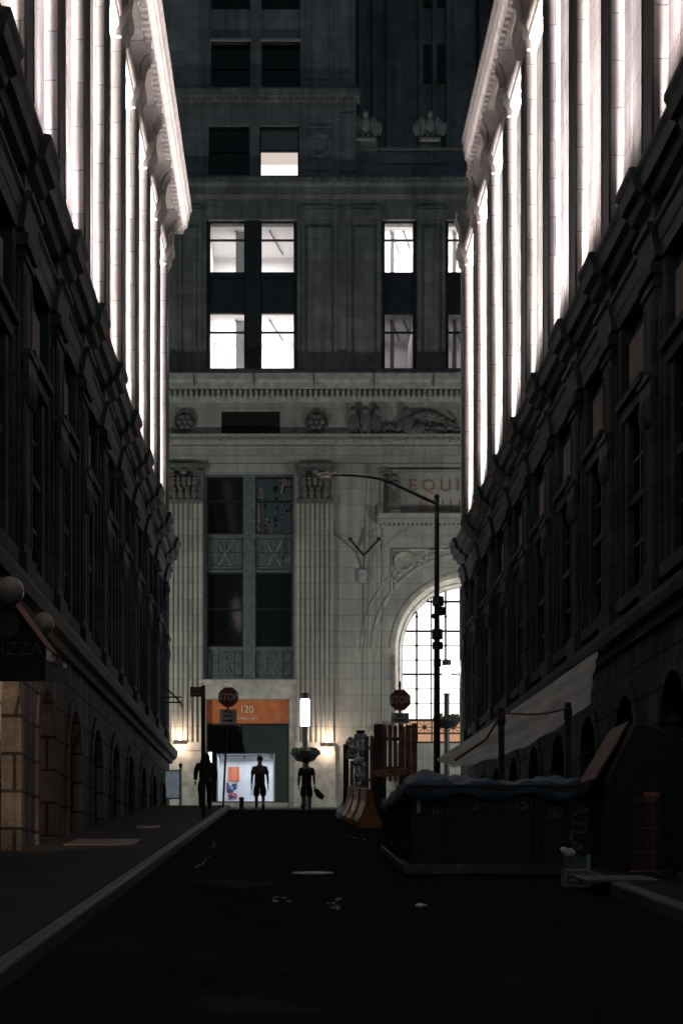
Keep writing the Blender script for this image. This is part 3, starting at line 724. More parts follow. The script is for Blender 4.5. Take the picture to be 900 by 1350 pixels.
# light court on the right with parapet and eagles
mb = MB(); fb(mb, TE, 1700, 219, 234, -.9, -.05); fb(mb, TE, 1700, 196, 219, -.7, -.2); fb(mb, TE, 1700, 193, 197, -.75, -.1); fb(mb, 497, 590, 200, 214, -.21, -.14); fb(mb, 465, 497, 182, 219, -.72, -.12)
tp(mb, 'parapet', 'upper')
Y2 = 86; S2 = F/Y2
mb = MB(); mb.box((TE-380)/S2-3, 40, Y2, Y2+1, 20, 66)
for k in range(14): mb.box(3.6+k*.72+.9*(k//3), 3.85+k*.72+.9*(k//3), Y2-.3, Y2+.1, 20, 66)
tp(mb, 'court_wall', 'upper')
for q in (-40, 60, 160):
    mb = MB(); mb.box((557-380)/S2, (586-380)/S2, Y2-.12, Y2+.02, E+(1163-q-50)/S2, E+(1163-q)/S2); tp(mb, 'court_window', 'pane')
def eagle(px, base):
    mb = MB(); cx, cz = FX(px), FZ(base); y = YF+.3
    for sx in (-1, 1):
        for k in range(4): mb.ell((cx+sx*(.25+.13*k), y+.03*k, cz+.62-.04*k), (.11,.14,.52-.06*k), 8, 6, Matrix.Rotation(sx*.2, 3, 'Y'))
        mb.ell((cx+sx*.12, y, cz+.15), (.1,.14,.22), 8, 6)
    mb.ell((cx, y-.05, cz+.62), (.22,.22,.45), 10, 8); mb.ell((cx, y-.14, cz+1.12), (.13,.15,.15), 9, 7); mb.ell((cx, y-.3, cz+1.1), (.04,.09,.05), 6, 5)
    mb.box(cx-.45, cx+.45, y-.3, y+.3, cz-.12, cz+.02)
    return tp(mb, 'stone_eagle', 'carved', smooth=True)
eagle(482, 181); eagle(567, 181)
mb = MB(); fb(mb, 552, 582, 178, 194, -.55, -.25); tp(mb, 'eagle_block', 'upper')
# roof/back so the tower is closed
mb = MB(); mb.box(FX(-900), FX(1700), YF+11.9, YF+12.2, 0, 20); tp(mb, 'rear_wall', 'dark')

# ------------------------------------------------------------------ fittings on the tower wall
def sconce(px, py, label):
    t = thing('wall_sconce', label, 'wall light', (FX(px), YF-.24, FZ(py)), 0, 'warm sconces on the pilaster pedestals')
    MB().box(-.3,.3, -.03, .0, -.05, .12).build('back_plate', M['iron'], t)
    mb = MB(); mb.lathe((0,-.13,0), [(.02,-.02),(.1,0),(.13,.1),(.11,.1),(.02,.02)], 12); mb.build('bowl', M['iron'], t)
    MB().ell((0,-.13,.09), (.07,.07,.05)).build('bulb', M['bulb'], t)
    for dz, pw in ((.35, 50), (-.3, 26)):
        l = bpy.data.lights.new('sconce_light', 'POINT'); l.energy = pw; l.color = (1,.72,.52); l.shadow_soft_size = .06
        o = bpy.data.objects.new('sconce_light', l); C.objects.link(o); o.location = (FX(px), YF-.55, FZ(py)+dz)
    return t
M['bulb'] = emit('warm_bulb', (1,.8,.62), 12)
sconce(238, 980, 'small warm sconce low on the pilaster beside the dark corner building')
sconce(431, 983, 'small warm sconce low on the pilaster beside the tall lantern')
t = thing('flagpole_bracket', 'black forked double bracket on the pale wall between pilaster and arch', 'wall bracket', (FX(479), YF, FZ(760)))
mb = MB(); mb.tube([(0,-.25,.9),(FX(461)-FX(479),-.5,1.55)], .05, 6); mb.tube([(0,-.25,.9),(FX(498)-FX(479),-.5,1.55)], .05, 6); mb.ell((FX(461)-FX(479),-.52,1.57), (.1,.1,.1)); mb.ell((FX(498)-FX(479),-.52,1.57), (.1,.1,.1)); mb.tube([(0,-.06,.3),(0,-.28,1.0)], .04, 6)
mb.build('forked_arm', M['iron'], t)
MB().box(-.2,.2,-.16,0,-.3,.3).build('mounting_box', plain('weathered_grey_box', (.33,.36,.37), .6), t, bevel=.03)
mb = MB(); mb.tube([(FX(488), YF-.12, FZ(622)), (FX(486), YF-.2, FZ(760)), (FX(482), YF-.14, FZ(960))], .022, 5)
mb.box(FX(486.5), FX(489.5), YF-.2, YF, FZ(628), FZ(615))
tag(mb.build('hanging_cable', plain('grey_cable', (.2,.2,.19), .7)), 'thin grey cable hanging down the pale wall beside the forked bracket', 'cable')

# ------------------------------------------------------------------ street lamps, signs, poles
M['lantern'] = emit('lantern_tube', (1.0,.90,.90), 5.0)
M['leaf'] = plain('dark_foliage', (.04,.06,.035), .7, noise=.5)
def lantern_lamp(x, y, zlant, label):
    g = ground(y)+.15
    t = thing('lantern_post', label, 'street lamp', (x, y, g), 0, 'tall cylindrical lanterns with planters')
    h = zlant-g
    mb = MB(); mb.lathe((0,0,0), [(.22,0),(.22,.1),(.15,.25),(.12,.6),(.12,h-.05),(.16,h-.05),(.16,h)], 14); mb.build('post', M['iron'], t)
    MB().lathe((0,0,h+.003), [(.18,0),(.2,.04),(.2,1.16),(.18,1.2)], 16).build('lantern', M['lantern'], t, smooth=True)
    MB().lathe((0,0,h+1.206), [(.2,0),(.2,.2),(.12,.26),(.001,.26)], 16).build('cap', M['iron'], t)
    zb = h-1.55
    mb = MB(); mb.lathe((0,0,zb), [(.14,0),(.4,.06),(.58,.3),(.62,.46),(.55,.46),(.14,.4)], 16); b = mb.build('planter_bowl', M['iron'], t)
    mb = MB()
    for k in range(150):
        a = random.random()*2*PI; r = .15+.5*math.sqrt(random.random())
        mb.ell((r*math.cos(a), r*math.sin(a), zb+.45+random.random()*.16-(.12 if r > .55 else 0)), (.07,.05,.04), 5, 4, Matrix.Rotation(random.random()*3, 3, 'X'))
    mb.build('flowers', M['leaf'], b)
    return t
lantern_lamp((402-380)/(F/72.6), 72.6, E+(1163-958)/(F/72.6), 'tall glowing lantern post with a planter bowl beside the storefront')
lantern_lamp((588.5-380)/(F/73.2), 73.2, E+(1163-914)/(F/73.2), 'tall glowing lantern post in front of the bright arched window')

# curved arm street light
y = 58.0; sc_ = F/y; bx = (575.5-380)/sc_
t = thing('street_light', 'dark street light pole with long curved arm reaching over the street', 'street light', (bx, y, ground(y)))
g = ground(y); hz = lambda q: E+(1163-q)/sc_-g; hx = lambda p: (p-380)/sc_-bx
mb = MB(); mb.tube([(0,0,0),(0,0,4),(0,0,hz(655))], [.13,.11,.075], 12); mb.ell((0,0,hz(655)), (.1,.1,.1)); mb.build('pole', M['iron'], t)
pts = [(0,0,hz(664)), (hx(540),-.1,hz(649)), (hx(515),-.2,hz(638)), (hx(495),-.25,hz(632.5)), (hx(470),-.3,hz(630)), (hx(446),-.35,hz(629.5))]
mb = MB(); mb.tube(pts, [.065,.055,.05,.045,.04,.035], 8); mb.build('arm', M['iron'], t)
M['lamphead'] = plain('pale_grey_lamp_head', (.42,.42,.41), .5, noise=.15)
mb = MB(); mb.ell((hx(433),-.38,hz(629)), (.44,.14,.085), 12, 8); mb.tube([(hx(418),-.38,hz(631)),(hx(446),-.36,hz(629.3))], [.06,.075], 8)
hd = mb.build('lamp_head', M['lamphead'], t, smooth=True)
MB().ell((hx(429),-.38,hz(633)), (.24,.12,.09), 10, 7).build('lens', M['white'], hd)
for p, q0, q1, w in ((577,786,800,.2),(581,800,812,.16),(572.5,809,816,.14),(576,829,844,.19),(576.5,846,857,.19),(576,868,880,.13)):
    mb = MB(); mb.lathe((hx(p),-.05,hz(q1)), [(.04,0),(w,.03),(w,hz(q0)-hz(q1)-.03),(.04,hz(q0)-hz(q1))], 8)
    mb.build('control_box', M['iron'], t)

M['signred'] = plain('dull_red_sign', (.22,.03,.025), .55, noise=.2)
M['signwhite'] = plain('dull_white_sign', (.5,.5,.48), .6, noise=.15)
def stop_sign(x, y, zc, base, r, lean, label, arrow):
    g = base
    t = thing('stop_sign', label, 'stop sign', (x, y, g), 0, 'stop signs at the end of the street')
    h = zc-g
    mb = MB(); mb.tube([(lean,.03,0),(0,.03,h-.1),(0,.03,h+r+.25 if not arrow else h+r*.6)], .035, 8); mb.build('post', M['iron'], t)
    def octo(R): return [(R*math.cos(PI/8+k*PI/4), h+R*math.sin(PI/8+k*PI/4)) for k in range(8)]
    MB().prism(octo(r), 'y', -.012, .0).build('sign_plate', M['signwhite'], t)
    pl = MB().prism(octo(r*.94), 'y', -.018, -.0125).build('red_face', M['signred'], t)
    lettering('STOP', r*.86, M['signwhite'], t, facing(0, -.021, h, .86), bold=.012, depth=.002)
    w = r*.78; z1 = h-r-.05; z0 = z1-(1.28*r*1.1 if arrow else .92*r)
    MB().box(-w, w, -.014, 0, z0, z1).build('lower_plate', M['signwhite'], t)
    if arrow:
        lettering('ALL', r*.42, M['iron'], t, facing(0, -.017, z1-.17*r*1.2, 1.0), bold=.008, depth=.002)
        lettering('TRAFFIC', r*.3, M['iron'], t, facing(0, -.017, z1-.62*r, .85), bold=.006, depth=.002)
        zz = z1-1.05*r
        MB().prism([(-.5*r,zz-.06*r),(.1*r,zz-.06*r),(.1*r,zz-.2*r),(.5*r,zz),(.1*r,zz+.2*r),(.1*r,zz+.06*r),(-.5*r,zz+.06*r)], 'y', -.018, -.0145).build('arrow', M['iron'], t)
    else:
        lettering('ALL', r*.4, M['iron'], t, facing(0, -.017, z1-.25*r, 1.0), bold=.008, depth=.002)
        lettering('TRAFFIC', r*.3, M['iron'], t, facing(0, -.017, z1-.66*r, .9), bold=.006, depth=.002)
    return t
y = 53.8; q = F/y
stop_sign((301-380)/q, y, E+(1163-919)/q, ground(y)+.15, 14.2/q, (294-301)/q, 'dark stop sign with an arrow plate on a leaning post at the left kerb', True)
y = 56.5; q = F/y
stop_sign((527-380)/q, y, E+(1163-923)/q, ground(y)+.15, 15/q, 0, 'reddish stop sign rising over the construction fence before the arched window', False)
# street name sign on a tall dark post
y = 43.2; q = F/y; g = ground(y)+.15
t = thing('street_name_sign', 'tall dark post with a small brown name plate on the left kerb', 'street sign', ((268-380)/q, y, g))
mb = MB(); mb.tube([(0,0,0),(0,0,E+(1163-904)/q-g)], .055, 8); mb.build('post', M['iron'], t)
M['brown'] = plain('brown_sign_plate', (.07,.03,.025), .5, noise=.3)
MB().box((251-268)/q, (270.5-268)/q, -.1, -.075, E+(1163-919)/q-g, E+(1163-906)/q-g).build('name_plate', M['brown'], t)
mb = MB()
for zz, w in ((909.5, 11), (915.3, 13)): mb.box((254-268)/q, (254+w-268)/q, -.104, -.1005, E+(1163-zz-.8)/q-g, E+(1163-zz+.8)/q-g)
mb.build('faded_writing', plain('faded_tan_writing', (.2,.13,.1), .6), t)
# little bollard at the kerb end
y = 56; q = F/y
mb = MB(); mb.lathe((0,0,0), [(.14,0),(.14,.1),(.1,.14),(.1,.75),(.13,.8),(.08,.92),(.001,.94)], 12)
o = mb.build('bollard', M['iron']); o.location = ((319.5-380)/q, y, ground(y)-.02); o.location.y = 57.9; o.location.x = (318.5-380)/(F/57.9); o.location.z = ground(57.9)-.02; o.scale = (.8,.8,.5)
tag(o, 'short black bollard at the end of the left kerb', 'bollard')

# blade sign bracket and poster case on the left corner
y = 60.0; q = F/y
t = thing('sign_bracket', 'black iron sign bracket sticking out of the left building over the sidewalk', 'bracket', (-WL, y, E+(1163-935)/q))
z = lambda p: -(p-935)/q; x = lambda p: (p-380)/q+WL
mb = MB(); mb.tube([(-.3,0,z(893)),(x(242),0,z(930))], .035, 6); mb.tube([(-.3,0,z(919)),(x(240),0,z(919))], .03, 6); mb.tube([(-.3,0,z(926)),(x(240),0,z(926))], .03, 6)
mb.build('frame', M['iron'], t)
MB().lathe((x(240),0,z(934)), [(.02,.0),(.05,.08),(.07,.2),(.03,.28)], 8).build('small_lamp', M['white'], t)
y = 60.5; q = F/y; g = ground(y)+.1
t = thing('poster_case', 'pale lit poster case standing at the far corner of the left building', 'poster case', ((226-380)/q, y, g), -.5)
mb = MB(); mb.box(-.4,.4,-.05,.05,.3,.34); mb.box(-.4,.4,-.05,.05,1.3,1.34); mb.box(-.42,-.38,-.06,.06,0,1.36); mb.box(.38,.42,-.06,.06,0,1.45); mb.ell((.4,0,1.5), (.07,.07,.09)); mb.build('frame', M['iron'], t)
M['poster'] = art_mat('pale_blue_poster', [(.45,.55,.62),(.6,.68,.72),(.35,.25,.25),(.55,.6,.65)], 5)
M['poster'].node_tree.nodes['Principled BSDF'].inputs['Emission Color'].default_value = (.6,.75,.9,1); M['poster'].node_tree.nodes['Principled BSDF'].inputs['Emission Strength'].default_value = .12
MB().box(-.38,.38,-.03,.03,.34,1.3).build('poster', M['poster'], t)

# ------------------------------------------------------------------ pizza awning with two globe lamps
M['awnblack'] = plain('black_awning_canvas', (.010,.010,.011), .8, noise=.3)
M['awnred'] = plain('dull_red_awning_canvas', (.20,.05,.04), .75, noise=.3, scale=4)
ya, yb_ = 21.4, 23.5; AX = -3.13
t = thing('pizza_awning', 'black pizza awning with dull red slope over the left sidewalk', 'awning', (-WL, 22.4, E+2.6))
zb, zv = E+2.585, E+3.03
curve = [(AX, zv), (-3.4, zv+.36), (-3.72, zv+.80), (-4.05, zv+1.26), (-4.44, zv+1.78)]
side_pts = [(AX, zb)] + curve + [(-4.44, zb)]
def up(mb): mb.v = [(a, b, c+(.115*(b-ya) if c < zb+.05 else 0)) for a, b, c in mb.v]; return mb
up(MB().prism(side_pts, 'y', ya, ya+.03)).build('side_panel', M['awnblack'], t, world=True)
up(MB().box(AX+.001, -4.44, ya+.031, yb_-.031, zb, zb+.02)).build('underside', M['awnblack'], t, world=True)
up(MB().prism(side_pts, 'y', yb_-.03, yb_)).build('side_panel', M['awnblack'], t, world=True)
mb = MB(); mb.grid(lambda u, v: (curve[round(u*4)][0]+.012, ya-.02+(yb_-ya+.04)*v, curve[round(u*4)][1]+.012), 4, 1); up(mb).build('slope', M['awnred'], t, world=True)
mb = MB(); mb.box(AX, AX+.02, ya, yb_, zb, zv+.01); val = up(mb).build('valance', M['awnblack'], t, world=True)
mb = MB(); mb.box(AX+.022, AX+.026, ya+.05, yb_-.05, zb+.27, zv-.03); mb.v = [(a, b, c+(.10*(b-ya) if c < zb+.3 else 0)) for a, b, c in mb.v]; up(mb).build('valance_sign', plain('pale_valance_sign', (.75,.66,.6), .6, noise=.25, scale=8), val, world=True)
mt = Matrix.Translation((AX+.028, (ya+yb_)/2, zb+.385)) @ Matrix.Rotation(.06, 4, 'X') @ Matrix.Rotation(PI/2, 4, 'Z') @ Matrix.Rotation(PI/2, 4, 'X')
lettering("ALL'S PIZZA".replace('ALL', 'L'), .24, M['awnblack'], val, mt, True, depth=.002, bold=.004)
M['dimletter'] = plain('dim_grey_lettering', (.09,.09,.095), .7, noise=.2)
lettering("L'S PIZZA", .24, M['dimletter'], t, facing(-3.66, ya-.008, E+(1163-856)/(F/ya)), True, depth=.002, space=1.05)
mb = MB(); mb.lathe((-3.61, ya-.006, E+(1163-823)/(F/ya)), [(.15,0),(.17,0),(.17,-.004),(.15,-.004)], 24, 'y'); mb.ell((-3.61, ya-.006, E+(1163-823)/(F/ya)), (.07,.005,.1)); mb.build('round_emblem', M['dimletter'], t, world=True)
M['globe'] = plain('milky_globe_glass', (.42,.37,.33), .22, noise=.15, scale=10, spec=.5)
for k, (yy, px, py, r, lab) in enumerate(((21.0, 13, 779, .185, 'unlit milky globe lamp in front of the awning slope'), (24.6, 57, 822, .165, 'unlit milky globe lamp just beyond the awning slope'))):
    q = F/yy; gx, gz = (px-380)/q, E+(1163-py)/q
    t = thing('globe_lamp', lab, 'globe lamp', (gx, yy, gz), 0, 'unlit globe lamps over the awning')
    MB().ell((0,0,0), (r,r,r), 24, 16).build('globe', M['globe'], t, smooth=True)
    mb = MB(); mb.tube([(0,.0,-r*.9),(-.05,0,-r-.06),(-WL-gx+.02,0,-r-.1)], .02, 6); mb.lathe((0,0,-r-.03), [(.07,0),(.05,.06)], 10); mb.build('arm', M['iron'], t)
AWN = (-3.3, 24.3, E+2.98)

# hatch plates on the left sidewalk, manhole
def flat(name, x0, x1, y0, y1, h, mat, lab, cat):
    mb = MB(); mb.grid(lambda u, v: (x0+(x1-x0)*u, y0+(y1-y0)*v, ground(y0+(y1-y0)*v)+h), 4, 4)
    b = MB(); b.v = mb.v + [(a, c, d-.03) for a, c, d in mb.v]; n = len(mb.v)
    b.f = mb.f + [tuple(i+n for i in f)[::-1] for f in mb.f]
    for i in range(4):
        b.f += [(i, i+1, n+i+1, n+i), (20+i+1, 20+i, n+20+i, n+20+i+1), (i*5+5, i*5, n+i*5, n+i*5+5), (i*5+4, i*5+9, n+i*5+9, n+i*5+4)]
    return tag(b.build(name, mat), lab, cat)
M['plate'] = plain('worn_steel_plate', (.16,.15,.14), .42, .5, noise=.4, scale=7, bump=.2)
flat('cellar_hatch', -3.95, -2.75, 29.3, 31.4, .165, M['plate'], 'worn steel cellar hatch in the left sidewalk, the nearer and larger', 'hatch')
flat('cellar_hatch', -3.4, -2.9, 37.2, 38.1, .165, M['plate'], 'small worn steel plate further up the left sidewalk', 'hatch')
y = 24.2; g = ground(y)
mb = MB(); mb.lathe((0,0,0), [(.3,-.02),(.3,.008),(.27,.008),(.27,.004),(.1,.004),(.1,.01),(.001,.01)], 28)
o = mb.build('manhole_cover', plain('worn_iron_cover', (.16,.155,.15), .4, .5, noise=.4, scale=14)); o.location = ((412-380)*y/F, y, g); o.rotation_euler = (math.atan(.0716),0,0)
tag(o, 'round iron manhole cover in the middle of the dark road', 'manhole cover')
for px, py, sz, lab in ((555, 1196, .05, 'tiny white paper scrap lying on the dark road before the skip'), (243, 1104, .06, 'crumpled white litter lying on the road beside the left kerb')):
    dy = 1163-py; y = 1.6/(.0716-dy/F); random.seed(py); mb = MB()
    for k in range(5): mb.ell((random.uniform(-sz,sz), random.uniform(-sz,sz), sz*.4), (sz*.8,sz*.6,sz*.35), 6, 4, Matrix.Rotation(random.random()*2, 3, 'X'))
    o = mb.build('paper_scrap', M['white']); o.location = ((px-380)*y/F, y, ground(y)); tag(o, lab, 'litter')
# worn pale patches on the asphalt
M['patch'] = plain('worn_pale_patch', (.075,.082,.09), .5, noise=.6, scale=9)
def patch(px, py, w, h, seed, lab):
    random.seed(seed); dy = 1163-py
    y = 1.6/(.0716-dy/F); x = (px-380)*y/F; sx = w*y/F/2; sy = h*y*y/F/1.6/2
    mb = MB()
    for q in range(9):
        ox, oy, n = random.uniform(-.8,.8)*sx, random.uniform(-.8,.8)*sy, 9
        rx, ry, tw = sx*random.uniform(.06,.34), sy*random.uniform(.05,.22), random.uniform(-.5,.5)
        o = len(mb.v)
        for k in range(n):
            a = 2*PI*k/n; r = random.uniform(.45,1); a_, b_ = rx*r*math.cos(a), ry*r*math.sin(a)
            px_, py_ = x+ox+a_, y+oy+b_+tw*a_*3
            mb.v.append((px_, py_, ground(py_)+.004+.0012*q))
        mb.f.append(tuple(range(o, o+n)))
    return tag(mb.build('road_patch', M['patch']), kind='structure')
patch(440, 1192, 34, 18, 3, ''); patch(372, 1186, 34, 11, 5, ''); patch(268, 1136, 12, 26, 6, ''); patch(282, 1112, 12, 16, 9, ''); patch(468, 1105, 30, 8, 12, '')

# ------------------------------------------------------------------ construction edge on the right
M['orangeplastic'] = plain('dirty_orange_plastic', (.30,.10,.045), .35, noise=.45, scale=5)
M['whiteplastic'] = plain('dirty_white_plastic', (.55,.52,.5), .38, noise=.3, scale=5)
def barrier_mesh(L=1.75):
    prof = [(-.3,0),(-.3,.16),(-.19,.34),(-.1,.62),(-.08,.95),(.08,.95),(.1,.62),(.19,.34),(.3,.16),(.3,0)]
    mb = MB(); n = 28
    for i in range(n+1):
        yy = -L/2+L*i/n; k = 1 - (.12 if (i % 7) in (3, 4) else 0)
        for a, b in prof: mb.v.append((a*k, yy, b))
    m = len(prof)
    for i in range(n):
        for k in range(m): mb.f.append((i*m+k, i*m+(k+1) % m, (i+1)*m+(k+1) % m, (i+1)*m+k))
    mb.f.append(tuple(range(m))); mb.f.append(tuple(n*m+k for k in range(m)))
    return mb
for i, (yy, mat, lab) in enumerate(((48.1,'whiteplastic','pale plastic road barrier at the far end of the barrier row'), (46.0,'orangeplastic','dirty orange plastic road barrier next to the pale one'), (43.9,'orangeplastic','dirty orange plastic road barrier under the silver wrapped post'), (41.6,'orangeplastic','dirty orange plastic road barrier nearest to the skip'))):
    xx = 1.72+(48.1-yy)*.035
    t = thing('road_barrier', lab, 'barrier', (xx, yy, ground(yy)), .03, 'plastic road barriers along the work site')
    mb = barrier_mesh(); mb.build('body', M[mat], t, bevel=.015)
    mb = MB(); mb.tube([(0,.93,.3),(0,.93,.97)], .04, 8); mb.build('hinge_pin', M['iron'], t)
    t.rotation_euler.x = math.atan(.0716)
M['wood'] = plain('reddish_fence_board', (.20,.095,.06), .6, noise=.45, scale=5)
M['oldwood'] = plain('dark_timber', (.03,.028,.027), .7, noise=.4, scale=5)
def post(px, y, q0, q1, w, mat, lab, cat='post', name='timber_post'):
    q = F/y; x = (px-380)/q; g = ground(y)
    mb = MB(); mb.box(-w/2, w/2, -w/2, w/2, 0, E+(1163-q0)/q-g); mb.box(-w*.62, w*.62, -w*.62, w*.62, 0, .12)
    o = mb.build(name, M[mat], bevel=.012); o.location = (x, y, g)
    return tag(o, lab, cat, 'posts of the work site fence')
post(456, 47.4, 981, 0, .16, 'oldwood', 'dark post at the far left end of the construction fence')
post(498.5, 42.0, 955, 0, .22, 'oldwood', 'tallest dark post of the construction fence, left of the brown boards')
# wrapped silver post
y = 45.2; q = F/y; g = ground(y)
M['foil'] = plain('crumpled_silver_wrap', (.9,.92,.95), .14, 1.0, noise=.1, scale=5, bump=.0)
nt = M['foil'].node_tree; N = nt.nodes.new; gg = N('ShaderNodeNewGeometry'); mp = N('ShaderNodeMapping'); mp.inputs['Scale'].default_value = (8,8,3); nz = N('ShaderNodeTexNoise'); nz.inputs['Scale'].default_value = 1.6; nz.inputs['Detail'].default_value = 4
bp = N('ShaderNodeBump'); bp.inputs['Strength'].default_value = .9; bp.inputs['Distance'].default_value = .2
nt.links.new(gg.outputs['Position'], mp.inputs[0]); nt.links.new(mp.outputs[0], nz.inputs['Vector']); nt.links.new(nz.outputs[0], bp.inputs['Height']); nt.links.new(bp.outputs[0], nt.nodes['Principled BSDF'].inputs['Normal'])
t = thing('wrapped_post', 'post wrapped in shiny silver plastic on the construction fence', 'post', ((475-380)/q, y, g), 0, 'posts of the work site fence')
zt = E+(1163-968)/q-g
mb = MB(); mb.grid(lambda u, v: ((.15+.03*math.sin(9*v*2*PI+u*5))*math.cos(2*PI*v)+.015*math.sin(17*u+6*v), (.15+.03*math.sin(9*v*2*PI+u*5))*math.sin(2*PI*v)+.015*math.sin(23*u+9*v), .9+(zt-.9)*u), 34, 90); mb.build('silver_wrap', M['foil'], t, smooth=True)
mb = MB(); mb.lathe((0,0,0), [(.09,0),(.09,zt+.02),(.12,zt+.03),(.12,zt+.1),(.001,zt+.12)], 10); mb.build('core', M['oldwood'], t)
y = 46.3; q = F/y; g = ground(y)
random.seed(4)
mb = MB()
for k in range(14): mb.ell((random.uniform(-.1,.12), random.uniform(-.08,.08), .15+k*.035), (.1+.05*random.random(),.09,.07), 7, 5, Matrix.Rotation(random.random()*3, 3, 'Y'))
o = mb.build('plastic_bag', plain('grey_plastic_bag', (.4,.4,.38), .35, noise=.3, scale=8), smooth=True); o.location = ((464-380)/q, y, E+(1163-1000)/q-.1)
tag(o, 'crumpled grey plastic bag tied to the fence beside the silver wrapped post', 'bag')
# fence panels
def fence(p0, p1, y, q0, q1, n, lab, gap=.25, z_extra=0):
    q = F/y; x0, x1 = (p0-380)/q, (p1-380)/q; g = ground(y); zt, zb = E+(1163-q0)/q, E+(1163-q1)/q
    t = thing('fence_panel', lab, 'fence panel', ((x0+x1)/2, y, g), 0, 'board fence of the work site')
    mb = MB(); w = (x1-x0)/n
    for k in range(n):
        a = x0+k*w-(x0+x1)/2; dz = random.uniform(-.04,.05)
        mb.box(a, a+w*(1-gap), -.02-.01*(k % 2), .02, max(zb-g, .05), zt-g+dz)
    mb.build('boards', M['wood'], t, bevel=.008)
    mb = MB(); mb.box(x0-(x0+x1)/2, x1-(x0+x1)/2, .022, .08, zt-g-.35, zt-g-.27); mb.box(x0-(x0+x1)/2, x1-(x0+x1)/2, .022, .08, zb-g+.3, zb-g+.38)
    for xx in (x0, x1-.08): mb.box(xx-(x0+x1)/2, xx+.08-(x0+x1)/2, .082, .16, 0, zt-g-.02)
    mb.build('rails', M['oldwood'], t)
    return t
random.seed(5)
fence(482, 493, 44.2, 971, 1045, 2, 'narrow strip of brown fence boards between silver post and tall dark post')
fence(505, 532, 42.4, 958, 1030, 4, 'brown board fence panel with gaps right of the tallest dark post', .3)
fence(526, 550, 41.2, 956, 1030, 3, 'darker brown board fence panel next to the skip', .04)
q = F/45.9
post(463.5, 45.9, 1003, 0, .1, 'orangeplastic', 'slim orange post under the crumpled plastic bag')

# skip (roll-off container)
M['skip'] = plain('black_painted_steel', (.013,.013,.014), .6, .1, noise=.5, scale=4, bump=.1)
X0, X1, Y0, Y1 = 1.72, 4.02, 23.5, 29.3; g = ground(23.5); ZT_ = E+(1163-1040)/(F/23.5)
sk = thing('skip', 'long black steel skip with faded phone number parked along the right kerb', 'skip', ((X0+X1)/2, (Y0+Y1)/2, ground(26.4)))
mb = MB()
gb = ground(Y1)+.12
for a, b, c, d in ((X0,X1,Y0,Y0+.05),(X0,X1,Y1-.05,Y1),(X0,X0+.05,Y0+.05,Y1-.05),(X1-.05,X1,Y0+.05,Y1-.05)): mb.box(a,b,c,d,g+.16,ZT_)
mb.prism([(Y0+.05,g+.18),(Y1-.05,g+.5),(Y1-.05,g+.56),(Y0+.05,g+.24)], 'x', X0+.05, X1-.05)
mb.build('body', M['skip'], sk, world=True, bevel=.01)
mb = MB(); mb.box(X0-.06,X1+.06,Y0-.07,Y0+.06,ZT_-.06,ZT_+.06); mb.box(X0-.06,X0+.06,Y0+.06,Y1+.05,ZT_-.06,ZT_+.06); mb.box(X1-.06,X1+.06,Y0+.06,Y1+.05,ZT_-.06,ZT_+.06); mb.build('top_rail', M['skip'], sk, world=True, bevel=.015)
yy = Y0+.3
while yy < Y1:
    MB().box(X0-.08,X0,yy,yy+.1,g+.3,ZT_-.06).build('rib', M['skip'], sk, world=True, bevel=.01); yy += .62
for xx in (X0+.02, X0+.5, X1-.58, X1-.14): MB().box(xx, xx+.1, Y0-.06, Y0-.001, g+.2, ZT_-.061).build('rib', M['skip'], sk, world=True, bevel=.01)
M['rust'] = plain('scuffed_grey_edge', (.06,.062,.065), .5, .3, noise=.6, scale=6)
mb = MB(); mb.box(X0-.1,X1+.02,Y0-.09,Y0-.002,g+.02,g+.17); mb.prism([(Y0+.0,g+.02),(Y1,ground(Y1)+.02),(Y1,ground(Y1)+.15),(Y0+.0,g+.155)], 'x', X0-.1, X0+.04); mb.build('skid', M['rust'], sk, world=True, bevel=.01)
M['stencil'] = plain('faded_white_stencil', (.10,.105,.11), .7, noise=.7, scale=18)
q = F/Y0; fx = lambda p: (p-380)/q; fz = lambda p: E+(1163-p)/q
lettering('345-6451', .24, M['stencil'], sk, facing(fx(664), Y0-.006, fz(1060), 1.0), True, depth=.002, bold=.006)
mtx = Matrix.Translation((fx(759), Y0-.075, fz(1098))) @ Matrix.Rotation(PI/2, 4, 'X') @ Matrix.Rotation(-PI/2-.15, 4, 'Z')
MB().box(fx(742), fx(778), Y0-.068, Y0-.061, fz(1135), fz(1048)).build('side_board', M['skip'], sk, world=True)
lettering('ATLAS', .3, M['stencil'], sk, mtx, True, depth=.002, bold=.004)
mb = MB()
for k in range(5): mb.box(fx(570+k*5), fx(573+k*5), Y0-.006, Y0-.001, fz(1075-k*1.5), fz(1062+k))
for k in range(6): mb.box(fx(722+k*3.4), fx(724+k*3.4), Y0-.006, Y0-.001, fz(1078), fz(1063))
mb.build('sticker', M['stencil'], sk, world=True)
MB().box(fx(548.5), fx(553.5), Y0-.0665, Y0-.0605, fz(1072), fz(1051)).build('sticker', plain('blue_white_sticker', (.3,.4,.44), .5, noise=.1), sk, world=True)
